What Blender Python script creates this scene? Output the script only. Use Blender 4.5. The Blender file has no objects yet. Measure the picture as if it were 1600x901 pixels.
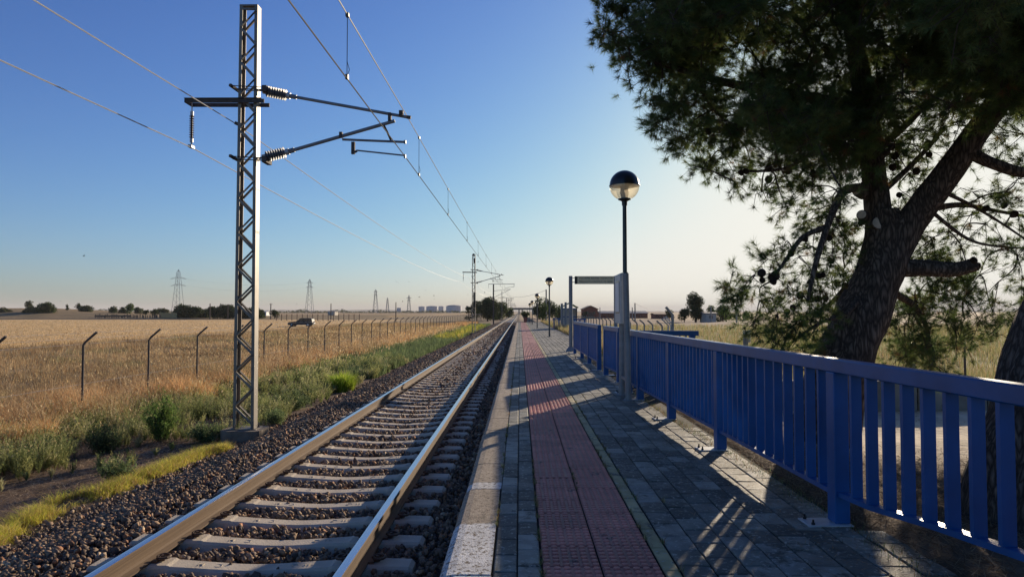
import bpy, bmesh, math, random
import numpy as np
from mathutils import Vector, Matrix, noise as mnoise

R = math.radians
rnd = random.Random(7)
rg = np.random.default_rng(11)
scene = bpy.context.scene
col = scene.collection

# ------------------------------------------------------------------ camera
F = 1090.0
CAMZ = 1.53
camd = bpy.data.cameras.new("camera")
camd.sensor_width = 36.0
camd.lens = F / 1600.0 * 36.0
camd.clip_start = 0.05
camd.clip_end = 30000
cam = bpy.data.objects.new("camera", camd)
col.objects.link(cam)
cam.location = (0, 0, CAMZ)
YAW, PITCH = math.atan(12 / F), math.atan(36.5 / F)
cam.rotation_euler = (math.pi / 2 + PITCH, 0, YAW)
scene.camera = cam
cam_m = cam.rotation_euler.to_matrix()

# ------------------------------------------------------------------ world, sun, exposure
SUN_AZ, SUN_EL = R(28.0), R(13.5)
world = bpy.data.worlds.new("World")
scene.world = world
world.use_nodes = True
wn = world.node_tree.nodes
wl = world.node_tree.links
bg = wn["Background"]
sky = wn.new("ShaderNodeTexSky")
sky.sky_type = 'NISHITA'
sky.sun_disc = False
sky.sun_elevation = SUN_EL
sky.sun_rotation = SUN_AZ
sky.air_density = 1.0
sky.dust_density = 0.6
sky.ozone_density = 2.0
bg.inputs[1].default_value = 0.078
# white balance of the sky, then a soft shoulder so that the glow round the sun keeps its colour
wb = wn.new("ShaderNodeVectorMath"); wb.operation = 'MULTIPLY'; wb.inputs[1].default_value = (0.78, 0.87, 1.36)
g1 = wn.new("ShaderNodeGamma"); g1.inputs[1].default_value = 1.24
wb2 = wn.new("ShaderNodeVectorMath"); wb2.operation = 'MULTIPLY'; wb2.inputs[1].default_value = (0.585, 0.70, 0.68)
wl.new(sky.outputs[0], wb.inputs[0]); wl.new(wb.outputs[0], g1.inputs[0]); wl.new(g1.outputs[0], wb2.inputs[0])
KNEE = 8.7
g3 = wn.new("ShaderNodeGamma"); g3.inputs[1].default_value = 3.0
d3 = wn.new("ShaderNodeVectorMath"); d3.operation = 'MULTIPLY_ADD'; d3.inputs[1].default_value = tuple(1 / q ** 3 for q in (KNEE * 1.04, KNEE * 1.02, KNEE * .93)); d3.inputs[2].default_value = (1, 1, 1)
gi3 = wn.new("ShaderNodeGamma"); gi3.inputs[1].default_value = 1 / 3
dv_ = wn.new("ShaderNodeVectorMath"); dv_.operation = 'DIVIDE'
wl.new(wb2.outputs[0], g3.inputs[0]); wl.new(g3.outputs[0], d3.inputs[0]); wl.new(d3.outputs[0], gi3.inputs[0])
wl.new(wb2.outputs[0], dv_.inputs[0]); wl.new(gi3.outputs[0], dv_.inputs[1])
wl.new(dv_.outputs[0], bg.inputs[0])

S = Vector((math.sin(SUN_AZ) * math.cos(SUN_EL), math.cos(SUN_AZ) * math.cos(SUN_EL), math.sin(SUN_EL)))
sl = bpy.data.lights.new("sun", 'SUN')
sl.energy = 5.0
sl.angle = R(0.5)
sl.color = (1.0, 0.83, 0.62)
so = bpy.data.objects.new("sun", sl)
col.objects.link(so)
so.rotation_euler = (-S).to_track_quat('-Z', 'Y').to_euler()

scene.view_settings.view_transform = 'Standard'
scene.view_settings.look = 'None'
scene.view_settings.exposure = 0.46
scene.view_settings.gamma = 1
scene.cycles.max_bounces = 6
scene.cycles.transparent_max_bounces = 12
scene.cycles.volume_bounces = 0


# ------------------------------------------------------------------ helpers
def ray(px, py):
    v = Vector(((px - 800) / F, -(py - 450.5) / F, -1.0))
    return cam_m @ v


def P(px, py, Y):
    d = ray(px, py)
    t = Y / d.y
    return Vector((d.x * t, Y, CAMZ + d.z * t))


def G(px, py, z=0.0):
    d = ray(px, py)
    t = (z - CAMZ) / d.z
    return Vector((d.x * t, d.y * t, z))


def to_px(x, y, z):
    v = cam_m.transposed() @ (Vector((x, y, z)) - Vector((0, 0, CAMZ)))
    return 800 + F * v.x / -v.z, 450.5 - F * v.y / -v.z


def tag(o, label=None, cat=None, group=None, kind=None):
    if label: o["label"] = label
    if cat: o["category"] = cat
    if group: o["group"] = group
    if kind: o["kind"] = kind
    return o


def thing(name, label, cat, loc=(0, 0, 0), group=None):
    o = bpy.data.objects.new(name, None)
    o.empty_display_size = 0.2
    col.objects.link(o)
    o.location = loc
    return tag(o, label, cat, group)


def put(o, parent):
    """parent keeping world coordinates of the mesh data (mesh is modelled in world space)"""
    if parent is not None:
        o.parent = parent
        wm = Matrix.Identity(4)
        p = parent
        chain = []
        while p is not None:
            chain.append(Matrix.LocRotScale(p.location, p.rotation_euler, p.scale))
            p = p.parent
        for m in reversed(chain):
            wm = wm @ m
        return wm
    return None


def copy_tree(o, parent=None, kids=None):
    c = o.copy()
    col.objects.link(c)
    c.parent = parent
    for ch in [x for x in bpy.data.objects if x.parent == o]:
        copy_tree(ch, c)
    return c


class MB:
    def __init__(s):
        s.v = []; s.f = []; s.c = []; s.color = (1, 1, 1)

    def add(s, vs, fs):
        b = len(s.v)
        s.v.extend([tuple(v) for v in vs])
        s.c.extend([s.color] * len(vs))
        s.f.extend([tuple(i + b for i in f) for f in fs])

    def box(s, a, b, mat=None, bev=0.0):
        x0, y0, z0 = a; x1, y1, z1 = b
        if bev > 0:
            # chamfer the vertical and horizontal edges by building an inset hull
            e = bev
            vs = []
            for (sx, sy, sz) in [(i, j, k) for i in (0, 1) for j in (0, 1) for k in (0, 1)]:
                X = x1 if sx else x0; Y_ = y1 if sy else y0; Z = z1 if sz else z0
                dx = -e if sx else e; dy = -e if sy else e; dz = -e if sz else e
                vs += [(X, Y_ + dy, Z + dz), (X + dx, Y_, Z + dz), (X + dx, Y_ + dy, Z)]
            bm = bmesh.new()
            for v in vs: bm.verts.new(v)
            r = bmesh.ops.convex_hull(bm, input=bm.verts)
            bm.verts.index_update()
            V = [v.co.copy() for v in bm.verts]
            Fc = [[v.index for v in f.verts] for f in bm.faces]
            bm.free()
            if mat: V = [mat @ Vector(v) for v in V]
            s.add(V, Fc)
            return s
        vs = [(x0, y0, z0), (x1, y0, z0), (x1, y1, z0), (x0, y1, z0), (x0, y0, z1), (x1, y0, z1), (x1, y1, z1), (x0, y1, z1)]
        if mat: vs = [mat @ Vector(v) for v in vs]
        s.add(vs, [(3, 2, 1, 0), (4, 5, 6, 7), (0, 1, 5, 4), (1, 2, 6, 5), (2, 3, 7, 6), (3, 0, 4, 7)])
        return s

    def bar(s, a, b, w, h, up=(0, 0, 1)):
        """rectangular bar from a to b, w sideways, h along up"""
        a = Vector(a); b = Vector(b); d = (b - a).normalized()
        u = Vector(up)
        if abs(d.dot(u)) > 0.98: u = Vector((0, 1, 0))
        sd = d.cross(u).normalized(); u = sd.cross(d).normalized()
        vs = []
        for p in (a, b):
            for i, j in ((-1, -1), (1, -1), (1, 1), (-1, 1)):
                vs.append(p + sd * (i * w / 2) + u * (j * h / 2))
        s.add(vs, [(3, 2, 1, 0), (4, 5, 6, 7), (0, 1, 5, 4), (1, 2, 6, 5), (2, 3, 7, 6), (3, 0, 4, 7)])
        return s

    def tube(s, pts, rad, n=8, cap=True):
        pts = [Vector(p) for p in pts]
        m = len(pts)
        if not hasattr(rad, '__len__'): rad = [rad] * m
        vs = []
        d0 = (pts[1] - pts[0]).normalized()
        u = Vector((0, 0, 1)) if abs(d0.z) < 0.9 else Vector((0, 1, 0))
        sd = d0.cross(u).normalized()
        for i, p in enumerate(pts):
            if i == 0: d = pts[1] - p
            elif i == m - 1: d = p - pts[i - 1]
            else: d = pts[i + 1] - pts[i - 1]
            d = d.normalized()
            sd = (sd - d * sd.dot(d)).normalized()
            w = d.cross(sd)
            for k in range(n):
                a = 2 * math.pi * k / n
                vs.append(p + (sd * math.cos(a) + w * math.sin(a)) * rad[i])
        fs = []
        for i in range(m - 1):
            for k in range(n):
                k2 = (k + 1) % n
                fs.append((i * n + k, i * n + k2, (i + 1) * n + k2, (i + 1) * n + k))
        if cap:
            fs.append(tuple(reversed(range(n))))
            fs.append(tuple((m - 1) * n + k for k in range(n)))
        s.add(vs, fs)
        return s

    def lathe(s, prof, origin=(0, 0, 0), axis=(0, 0, 1), n=20):
        """prof: list of (radius, height)"""
        ax = Vector(axis).normalized()
        q = Vector((0, 0, 1)).rotation_difference(ax)
        o = Vector(origin)
        vs = []; fs = []
        for r, h in prof:
            for k in range(n):
                a = 2 * math.pi * k / n
                vs.append(o + q @ Vector((r * math.cos(a), r * math.sin(a), h)))
        for i in range(len(prof) - 1):
            for k in range(n):
                k2 = (k + 1) % n
                fs.append((i * n + k, i * n + k2, (i + 1) * n + k2, (i + 1) * n + k))
        if prof[0][0] > 1e-4: fs.append(tuple(reversed(range(n))))
        if prof[-1][0] > 1e-4: fs.append(tuple((len(prof) - 1) * n + k for k in range(n)))
        s.add(vs, fs)
        return s

    def prism(s, poly, a, b, axis='x'):
        """extrude a polygon; axis x: poly in (y,z); axis y: poly in (x,z)"""
        n = len(poly)
        if axis == 'x':
            vs = [(a, p[0], p[1]) for p in poly] + [(b, p[0], p[1]) for p in poly]
        elif axis == 'y':
            vs = [(p[0], a, p[1]) for p in poly] + [(p[0], b, p[1]) for p in poly]
        else:
            vs = [(p[0], p[1], a) for p in poly] + [(p[0], p[1], b) for p in poly]
        fs = [tuple(range(n)), tuple(reversed(range(n, 2 * n)))]
        for i in range(n):
            j = (i + 1) % n
            fs.append((i, i + n, j + n, j))
        s.add(vs, fs)
        return s

    def build(s, name, mat, parent=None, smooth=False, colors=False, **tg):
        me = bpy.data.meshes.new(name)
        me.from_pydata(s.v, [], s.f)
        me.update()
        bm = bmesh.new(); bm.from_mesh(me)
        bmesh.ops.recalc_face_normals(bm, faces=bm.faces)
        bm.to_mesh(me); bm.free()
        if smooth:
            me.polygons.foreach_set("use_smooth", [True] * len(me.polygons))
            try: me.set_sharp_from_angle(angle=R(38))
            except Exception: pass
        if colors:
            at = me.color_attributes.new("col", 'FLOAT_COLOR', 'POINT')
            arr = np.ones((len(s.v), 4), dtype=np.float32)
            arr[:, :3] = np.array(s.c)
            at.data.foreach_set("color", arr.ravel())
        me.materials.append(mat)
        o = bpy.data.objects.new(name, me)
        col.objects.link(o)
        if parent is not None:
            wm = put(o, parent)
            me.transform(wm.inverted())
        if tg: tag(o, **tg)
        return o


def np_mesh(name, V, Fc, mat, colors=None, parent=None, smooth=False, **tg):
    """V (N,3) float, Fc (M,k) int"""
    me = bpy.data.meshes.new(name)
    V = np.ascontiguousarray(V, dtype=np.float32)
    Fc = np.ascontiguousarray(Fc, dtype=np.int32)
    k = Fc.shape[1]
    me.vertices.add(len(V)); me.vertices.foreach_set("co", V.ravel())
    me.loops.add(Fc.size); me.loops.foreach_set("vertex_index", Fc.ravel())
    me.polygons.add(len(Fc))
    me.polygons.foreach_set("loop_start", np.arange(0, Fc.size, k, dtype=np.int32))
    me.polygons.foreach_set("loop_total", np.full(len(Fc), k, dtype=np.int32))
    if smooth: me.polygons.foreach_set("use_smooth", np.ones(len(Fc), dtype=bool))
    me.update(calc_edges=True)
    if colors is not None:
        at = me.color_attributes.new("col", 'FLOAT_COLOR', 'POINT')
        arr = np.ones((len(V), 4), dtype=np.float32); arr[:, :3] = colors
        at.data.foreach_set("color", arr.ravel())
    me.materials.append(mat)
    o = bpy.data.objects.new(name, me)
    col.objects.link(o)
    if parent is not None:
        wm = put(o, parent)
        me.transform(wm.inverted())
    if tg: tag(o, **tg)
    return o


# ------------------------------------------------------------------ materials
def M(name, base=(0.5, 0.5, 0.5), rough=0.6, metal=0.0, var=0.15, scale=8.0, bump=0.0, bscale=40.0,
      base2=None, attr=False, transl=0.0, spec=0.3, spots=None, stretch=None):
    m = bpy.data.materials.new(name)
    m.use_nodes = True
    nt = m.node_tree; n = nt.nodes; l = nt.links
    b = n["Principled BSDF"]
    b.inputs["Roughness"].default_value = rough
    b.inputs["Metallic"].default_value = metal
    b.inputs["Specular IOR Level"].default_value = spec
    tc = n.new("ShaderNodeTexCoord")
    vec = tc.outputs["Object"]
    if stretch:
        mp = n.new("ShaderNodeMapping"); mp.inputs["Scale"].default_value = stretch
        l.new(vec, mp.inputs[0]); vec = mp.outputs[0]
    nz = n.new("ShaderNodeTexNoise")
    nz.inputs["Scale"].default_value = scale; nz.inputs["Detail"].default_value = 5
    l.new(vec, nz.inputs["Vector"])
    ramp = n.new("ShaderNodeValToRGB")
    ramp.color_ramp.elements[0].position = 0.3; ramp.color_ramp.elements[1].position = 0.7
    if base2 is None:
        lo = tuple(c * (1 - var) for c in base); hi = tuple(min(1, c * (1 + var)) for c in base)
    else:
        lo, hi = base, base2
    if attr:
        lo = (1 - var,) * 3; hi = (1 + var,) * 3
    ramp.color_ramp.elements[0].color = (*lo, 1); ramp.color_ramp.elements[1].color = (*hi, 1)
    l.new(nz.outputs["Fac"], ramp.inputs[0])
    out = ramp.outputs[0]
    if attr:
        va = n.new("ShaderNodeVertexColor"); va.layer_name = "col"
        mx = n.new("ShaderNodeMix"); mx.data_type = 'RGBA'; mx.blend_type = 'MULTIPLY'
        mx.inputs["Factor"].default_value = 1.0
        l.new(va.outputs[0], mx.inputs["A"]); l.new(out, mx.inputs["B"])
        out = mx.outputs["Result"]
    for (sc, th, colr) in ([spots] if isinstance(spots, tuple) else (spots or [])):
        n2 = n.new("ShaderNodeTexNoise"); n2.inputs["Scale"].default_value = sc; n2.inputs["Detail"].default_value = 8
        n2.inputs["Roughness"].default_value = 0.7
        l.new(tc.outputs["Object"], n2.inputs["Vector"])
        r2 = n.new("ShaderNodeValToRGB")
        r2.color_ramp.elements[0].position = th; r2.color_ramp.elements[1].position = th + 0.06
        r2.color_ramp.elements[0].color = (0, 0, 0, 1); r2.color_ramp.elements[1].color = (1, 1, 1, 1)
        l.new(n2.outputs["Fac"], r2.inputs[0])
        mx2 = n.new("ShaderNodeMix"); mx2.data_type = 'RGBA'
        n2.noise_dimensions = '4D'; n2.inputs["W"].default_value = sc * .37
        l.new(r2.outputs[0], mx2.inputs["Factor"]); l.new(out, mx2.inputs["A"])
        mx2.inputs["B"].default_value = (*colr, 1)
        out = mx2.outputs["Result"]
    l.new(out, b.inputs["Base Color"])
    if bump > 0:
        n3 = n.new("ShaderNodeTexNoise"); n3.inputs["Scale"].default_value = bscale; n3.inputs["Detail"].default_value = 6
        l.new(vec, n3.inputs["Vector"])
        bp = n.new("ShaderNodeBump"); bp.inputs["Strength"].default_value = bump; bp.inputs["Distance"].default_value = 0.02
        l.new(n3.outputs["Fac"], bp.inputs["Height"]); l.new(bp.outputs[0], b.inputs["Normal"])
    if transl > 0:
        tr = n.new("ShaderNodeBsdfTranslucent")
        l.new(out, tr.inputs["Color"])
        ms = n.new("ShaderNodeMixShader"); ms.inputs[0].default_value = transl
        l.new(b.outputs[0], ms.inputs[1]); l.new(tr.outputs[0], ms.inputs[2])
        l.new(ms.outputs[0], n["Material Output"].inputs["Surface"])
    return m


MT = dict(
    ground=M("ground_soil", attr=True, rough=0.95, var=0.30, scale=1.3, bump=0.8, bscale=9, spec=0.1),
    stone=M("ballast_stone", attr=True, rough=0.8, var=0.18, scale=30, bump=0.3, bscale=60, spec=0.25),
    ballast=M("ballast_bed", (0.07, 0.058, 0.052), rough=0.95, base2=(0.17, 0.14, 0.125), scale=22, bump=1.0, bscale=28, spec=0.1),
    sleeper=M("sleeper_concrete", (0.56, 0.48, 0.37), rough=0.85, var=0.16, scale=5, bump=0.25, bscale=70, spots=[(9, 0.66, (0.24, 0.18, 0.13)), (60, 0.62, (0.30, 0.26, 0.20))]),
    railside=M("rusty_rail_steel", (0.095, 0.060, 0.036), rough=0.85, base2=(0.17, 0.115, 0.07), scale=2.5, stretch=(6, 0.35, 14), bump=0.15, bscale=30),
    railtop=M("polished_rail_steel", (0.62, 0.62, 0.62), rough=0.24, metal=1.0, var=0.1, scale=3, stretch=(40, 0.4, 1)),
    clip=M("rusty_clip", (0.10, 0.06, 0.04), rough=0.7, var=0.3, scale=30),
    edge=M("edge_concrete", attr=True, rough=0.9, var=0.16, scale=6, bump=0.45, bscale=110, spec=0.2, spots=[(34, 0.52, (0.15, 0.12, 0.09)), (5, 0.58, (0.20, 0.165, 0.12)), (70, 0.58, (0.46, 0.42, 0.35))]),
    paver=M("paving_block", attr=True, rough=0.72, var=0.35, scale=5, bump=0.35, bscale=90, spec=0.4, spots=[(2.6, 0.55, (0.075, 0.075, 0.06)), (24, 0.555, (0.42, 0.40, 0.33)), (11, 0.60, (0.05, 0.045, 0.035))]),
    tactile=M("tactile_tile", attr=True, rough=0.6, var=0.16, scale=4, bump=0.15, bscale=90, spec=0.4, spots=[(4, 0.58, (0.13, 0.08, 0.07)), (40, 0.60, (0.36, 0.26, 0.22))]),
    joint=M("joint_dirt", (0.018, 0.015, 0.012), rough=0.95, var=0.4, scale=20),
    blue=M("blue_paint", (0.004, 0.080, 0.26), rough=0.38, var=0.18, scale=4, spec=0.5, bump=0.04, bscale=25, spots=[(22, 0.70, (0.045, 0.13, 0.28)), (55, 0.735, (0.16, 0.15, 0.14))]),
    galv=M("galvanised_steel", (0.22, 0.23, 0.245), rough=0.5, metal=0.35, var=0.14, scale=9, spec=0.5, bump=0.05),
    galv_lt=M("light_steel", (0.46, 0.47, 0.48), rough=0.5, metal=0.3, var=0.1, scale=12),
    mast=M("mast_steel", (0.21, 0.19, 0.165), rough=0.52, metal=0.35, var=0.15, scale=5, spots=(16, 0.68, (0.16, 0.09, 0.05))),
    post=M("post_steel", (0.10, 0.085, 0.075), rough=0.8, metal=0.2, var=0.2, scale=10),
    postlt=M("post_concrete", (0.30, 0.28, 0.25), rough=0.8, var=0.2, scale=8),
    dark=M("dark_paint", (0.014, 0.016, 0.018), rough=0.32, var=0.15, scale=10, spec=0.5),
    lampsteel=M("lamp_pole_paint", (0.045, 0.06, 0.065), rough=0.4, metal=0.3, var=0.15, scale=10, spec=0.5),
    insul=M("grey_porcelain", (0.17, 0.17, 0.18), rough=0.55, var=0.05, scale=10, spec=0.6),
    insulbr=M("brown_porcelain", (0.06, 0.022, 0.016), rough=0.5, var=0.05, scale=10, spec=0.6),
    wire=M("copper_wire", (0.10, 0.095, 0.09), rough=0.45, metal=0.7, var=0.1),
    alu=M("aluminium_wire", (0.55, 0.54, 0.52), rough=0.45, metal=0.7, var=0.1),
    concrete=M("old_concrete", (0.27, 0.24, 0.21), rough=0.9, var=0.2, scale=3, bump=0.4, bscale=50, spots=(4, 0.6, (0.14, 0.12, 0.10))),
    footing=M("stained_concrete", (0.20, 0.165, 0.13), rough=0.95, var=0.25, scale=5, bump=0.5, bscale=40, spots=[(9, 0.6, (0.10, 0.08, 0.06))]),
    signbg=M("sign_yellow", (0.86, 0.72, 0.44), rough=0.55, var=0.1, scale=5),
    signtxt=M("sign_black", (0.04, 0.035, 0.02), rough=0.6, var=0.1),
    white=M("white_paint", (0.72, 0.72, 0.70), rough=0.5, var=0.08, scale=3),
    plant=M("dry_and_green_blades", attr=True, rough=0.75, var=0.15, scale=3, transl=0.45, spec=0.12),
    needle=M("pine_needles", attr=True, rough=0.6, var=0.25, scale=2.0, transl=0.5, spec=0.25),
    leaf=M("tree_leaves", attr=True, rough=0.8, var=0.3, scale=0.6, transl=0.2, spec=0.1),
    twig=M("bark_twig", (0.085, 0.06, 0.045), rough=0.9, var=0.3, scale=12),
    cone=M("pine_cone", (0.055, 0.035, 0.022), rough=0.85, var=0.3, scale=40, bump=0.8, bscale=60),
    cutwood=M("cut_wood", (0.62, 0.50, 0.38), rough=0.9, var=0.2, scale=14, bump=0.3, bscale=60),
    brick=M("red_brick", (0.26, 0.11, 0.07), rough=0.9, var=0.25, scale=1.5),
    plaster=M("plaster", (0.48, 0.44, 0.38), rough=0.9, var=0.1, scale=0.6),
    roofgrey=M("grey_roof", (0.24, 0.24, 0.25), rough=0.7, var=0.15, scale=0.5),
    rooftile=M("roof_tile", (0.22, 0.13, 0.09), rough=0.8, var=0.15, scale=0.8),
    green=M("green_roof_paint", (0.05, 0.16, 0.06), rough=0.5, var=0.1),
    tank=M("tank_paint", (0.50, 0.52, 0.55), rough=0.6, var=0.05, scale=0.03),
    carpaint=M("dark_car_paint", (0.018, 0.018, 0.022), rough=0.6, var=0.1, spec=0.6),
    carglass=M("car_glass", (0.015, 0.018, 0.025), rough=0.12, var=0.05, spec=0.8),
    tyre=M("tyre_rubber", (0.02, 0.02, 0.02), rough=0.9, var=0.1),
    wood=M("weathered_wood", (0.15, 0.11, 0.08), rough=0.9, var=0.2, scale=4),
    strawbale=M("pale_board", (0.46, 0.34, 0.16), rough=0.9, var=0.15, scale=2),
    litter=M("blue_plastic", (0.06, 0.22, 0.42), rough=0.35, var=0.15, scale=20),
    litterred=M("red_plastic", (0.35, 0.06, 0.04), rough=0.6, var=0.15, scale=20),
    planterred=M("terracotta", (0.26, 0.10, 0.07), rough=0.8, var=0.2, scale=6),
    hill=M("far_hill", (0.20, 0.18, 0.14), rough=1.0, var=0.2, scale=0.004, spec=0.0),
)


def bark_mat():
    m = bpy.data.materials.new("pine_bark"); m.use_nodes = True
    nt = m.node_tree; n = nt.nodes; l = nt.links; b = n["Principled BSDF"]
    b.inputs["Roughness"].default_value = 0.95; b.inputs["Specular IOR Level"].default_value = 0.15
    tc = n.new("ShaderNodeTexCoord")
    mp = n.new("ShaderNodeMapping"); mp.inputs["Scale"].default_value = (1, 1, 0.17)
    l.new(tc.outputs["Object"], mp.inputs[0])
    nz = n.new("ShaderNodeTexNoise"); nz.inputs["Scale"].default_value = 8; nz.inputs["Detail"].default_value = 6
    l.new(mp.outputs[0], nz.inputs["Vector"])
    ad = n.new("ShaderNodeVectorMath"); ad.operation = 'MULTIPLY_ADD'
    l.new(nz.outputs["Color"], ad.inputs[0]); ad.inputs[1].default_value = (.20, .20, .05); l.new(mp.outputs[0], ad.inputs[2])
    vo = n.new("ShaderNodeTexVoronoi"); vo.feature = 'DISTANCE_TO_EDGE'; vo.inputs["Scale"].default_value = 24
    l.new(ad.outputs[0], vo.inputs["Vector"])
    rp = n.new("ShaderNodeValToRGB")
    rp.color_ramp.elements[0].position = 0.0; rp.color_ramp.elements[1].position = 0.42
    rp.color_ramp.elements[0].color = (0.04, 0.03, 0.024, 1); rp.color_ramp.elements[1].color = (0.23, 0.17, 0.13, 1)
    l.new(vo.outputs["Distance"], rp.inputs[0]); l.new(rp.outputs[0], b.inputs["Base Color"])
    bp = n.new("ShaderNodeBump"); bp.inputs["Strength"].default_value = 1.0; bp.inputs["Distance"].default_value = 0.05
    l.new(rp.outputs[0], bp.inputs["Height"]); l.new(bp.outputs[0], b.inputs["Normal"])
    return m


MT['bark'] = bark_mat()


def glass_mat():
    m = bpy.data.materials.new("globe_plastic"); m.use_nodes = True
    nt = m.node_tree; n = nt.nodes; l = nt.links
    n.remove(n["Principled BSDF"])
    tr = n.new("ShaderNodeBsdfTransparent"); tr.inputs[0].default_value = (0.93, 0.90, 0.82, 1)
    tl = n.new("ShaderNodeBsdfTranslucent"); tl.inputs[0].default_value = (0.9, 0.82, 0.66, 1)
    gl = n.new("ShaderNodeBsdfGlossy"); gl.inputs["Roughness"].default_value = 0.1
    nz = n.new("ShaderNodeTexNoise"); nz.inputs["Scale"].default_value = 6
    mr = n.new("ShaderNodeMapRange"); mr.inputs["To Min"].default_value = 0.35; mr.inputs["To Max"].default_value = 0.55
    l.new(nz.outputs["Fac"], mr.inputs["Value"])
    a = n.new("ShaderNodeMixShader"); l.new(mr.outputs[0], a.inputs[0])
    l.new(tr.outputs[0], a.inputs[1]); l.new(tl.outputs[0], a.inputs[2])
    b = n.new("ShaderNodeMixShader"); b.inputs[0].default_value = 0.08
    l.new(a.outputs[0], b.inputs[1]); l.new(gl.outputs[0], b.inputs[2])
    l.new(b.outputs[0], n["Material Output"].inputs["Surface"])
    return m


MT['globe'] = glass_mat()

# ================================================================== THE SETTING
XL = -5.15         # ballast toe
RAIL_Z = -0.32
XR = (-3.02, -1.28)
XC = -2.15


def fence_x(y):
    return 2.47 - 0.030 * min(y, 14)


def ground_z(x, y):
    if x < -0.45:
        if x > -3.95: z = -0.64
        elif x > XL: z = -0.64 + (x + 3.95) / (XL + 3.95) * (-0.34)
        else: z = -0.965 - min(0.05, (XL - x) * 0.02)
        # soil undulation left
        if x < XL:
            z += 0.06 * mnoise.noise(Vector((x * 0.35, y * 0.35, 3))) * min(1, (XL - x) / 0.5)
            z += 0.10 * mnoise.noise(Vector((x * 0.05, y * 0.05, 9))) * min(1, (XL - x) / 8)
        # embankment far to the left
        if y > 225 and x < -60:
            k = min(1, (y - 225) / 60)
            px = 812 + x * F / y
            w = max(0, min(1, (330 - px) / 260))
            z += k * k * (3 - 2 * k) * (0.6 + 3.1 * w + 0.9 * mnoise.noise(Vector((x * 0.02, y * 0.01, 5))))
        return z
    if x < 2.40: return -0.62
    z = -0.03
    if y < 14:
        if x > 2.9: z = -0.03 - min(0.14, (x - 2.9) * 0.08)
        if x > 11: z -= min(0.5, (x - 11) * 0.08)
    else:
        k = min(1, (y - 14) / 6.0)
        drop = -0.6 * min(1, max(0, (x - 3.4)) / 5.0)
        z = -0.03 - min(0.14, max(0, (x - 2.9)) * 0.08) * (1 - k) + drop * k
    z += 0.03 * mnoise.noise(Vector((x * 0.8, y * 0.8, 2))) * min(1, max(0, (x - 2.4)))
    if y > 60: z += 0.25 * mnoise.noise(Vector((x * 0.02, y * 0.02, 7))) * min(1, (y - 60) / 60) * min(1, max(0, x - 4) / 6)
    return z


def mixc(a, b, t):
    t = max(0, min(1, t))
    return tuple(a[i] * (1 - t) + b[i] * t for i in range(3))


def ground_c(x, y):
    nz = mnoise.noise(Vector((x * 0.25, y * 0.25, 1)))
    nf = mnoise.noise(Vector((x * 1.7, y * 1.7, 4)))
    if x < -0.45:
        if x > XL - 0.1: return (0.10, 0.083, 0.074)
        dirt = (0.18, 0.125, 0.088)
        weed = (0.20, 0.14, 0.075)
        grass = (0.33, 0.235, 0.125)
        stub = (0.70, 0.48, 0.23)
        d = XL - x
        c = mixc(dirt, weed, (d - 1.2) / 2.0 + nf * 0.4)
        c = mixc(c, grass, (d - 5) / 5)
        if y > 225: c = mixc(c, (0.34, 0.235, 0.12), 1)
        edge = -34.5 + 0.8 * nz
        if y < 226:
            if x < edge: c = stub
        else:
            c = mixc((0.36, 0.25, 0.13), (0.20, 0.155, 0.085), 0.5 + nz * 1.3)
            if y < 236: c = (0.14, 0.105, 0.07)
            if y > 420: c = mixc((0.44, 0.31, 0.17), (0.36, 0.25, 0.14), 0.5 + 0.8 * mnoise.noise(Vector((x * 0.003, y * 0.006, 1))))
        return c
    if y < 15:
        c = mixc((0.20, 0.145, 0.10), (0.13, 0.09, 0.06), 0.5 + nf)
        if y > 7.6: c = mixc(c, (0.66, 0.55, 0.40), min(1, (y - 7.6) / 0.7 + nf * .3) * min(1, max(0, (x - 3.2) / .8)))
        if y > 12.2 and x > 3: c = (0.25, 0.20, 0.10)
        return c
    c = mixc((0.30, 0.24, 0.11), (0.20, 0.18, 0.07), 0.5 + nz)
    if y > 105: c = mixc(c, (0.24, 0.165, 0.115), min(1, (y - 105) / 6))
    if y > 190: c = mixc((0.42, 0.31, 0.18), (0.36, 0.25, 0.14), 0.5 + nz)
    return c


def axis_vals(stops):
    out = []
    for (a, b, st) in stops:
        k = max(1, int(round((b - a) / st)))
        out += [a + (b - a) * i / k for i in range(k)]
    out.append(stops[-1][1])
    return out


xs = [-14000, -9000, -6000, -4000, -2800, -2000, -1500, -1150, -900, -720, -600] + axis_vals(
    [(-520, -200, 12), (-200, -80, 5), (-80, -36, 1.6), (-36, -33, 0.3), (-33, -14, 0.8), (-14, -5.15, 0.22), (-5.15, -3.95, 0.2),
     (-3.95, -0.46, 0.35), (-0.46, -0.44, 0.02), (-0.44, 2.395, 0.9), (2.395, 2.405, 0.01), (2.405, 9, 0.2), (9, 16, 0.5), (16, 60, 2), (60, 200, 8),
     (200, 520, 20)]) + [600, 720, 900, 1150, 1500, 2000, 2800, 4000, 6000, 9000, 14000]
ys = axis_vals([(-40, 0, 4), (0, 16, 0.22), (16, 40, 0.5), (40, 120, 2), (120, 220, 5), (220, 300, 3), (300, 520, 10)]) + [560, 620, 700, 820, 1000, 1250, 1600, 2100, 2800, 4000, 6000, 9000, 15000]
nx, ny = len(xs), len(ys)
GV = np.zeros((nx * ny, 3)); GC = np.zeros((nx * ny, 3))
for j, y in enumerate(ys):
    for i, x in enumerate(xs):
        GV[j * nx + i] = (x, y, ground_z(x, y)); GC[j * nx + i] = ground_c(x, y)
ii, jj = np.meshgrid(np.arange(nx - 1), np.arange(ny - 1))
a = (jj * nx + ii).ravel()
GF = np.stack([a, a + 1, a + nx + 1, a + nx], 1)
np_mesh("ground", GV, GF, MT['ground'], GC, smooth=True, kind='structure')

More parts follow.
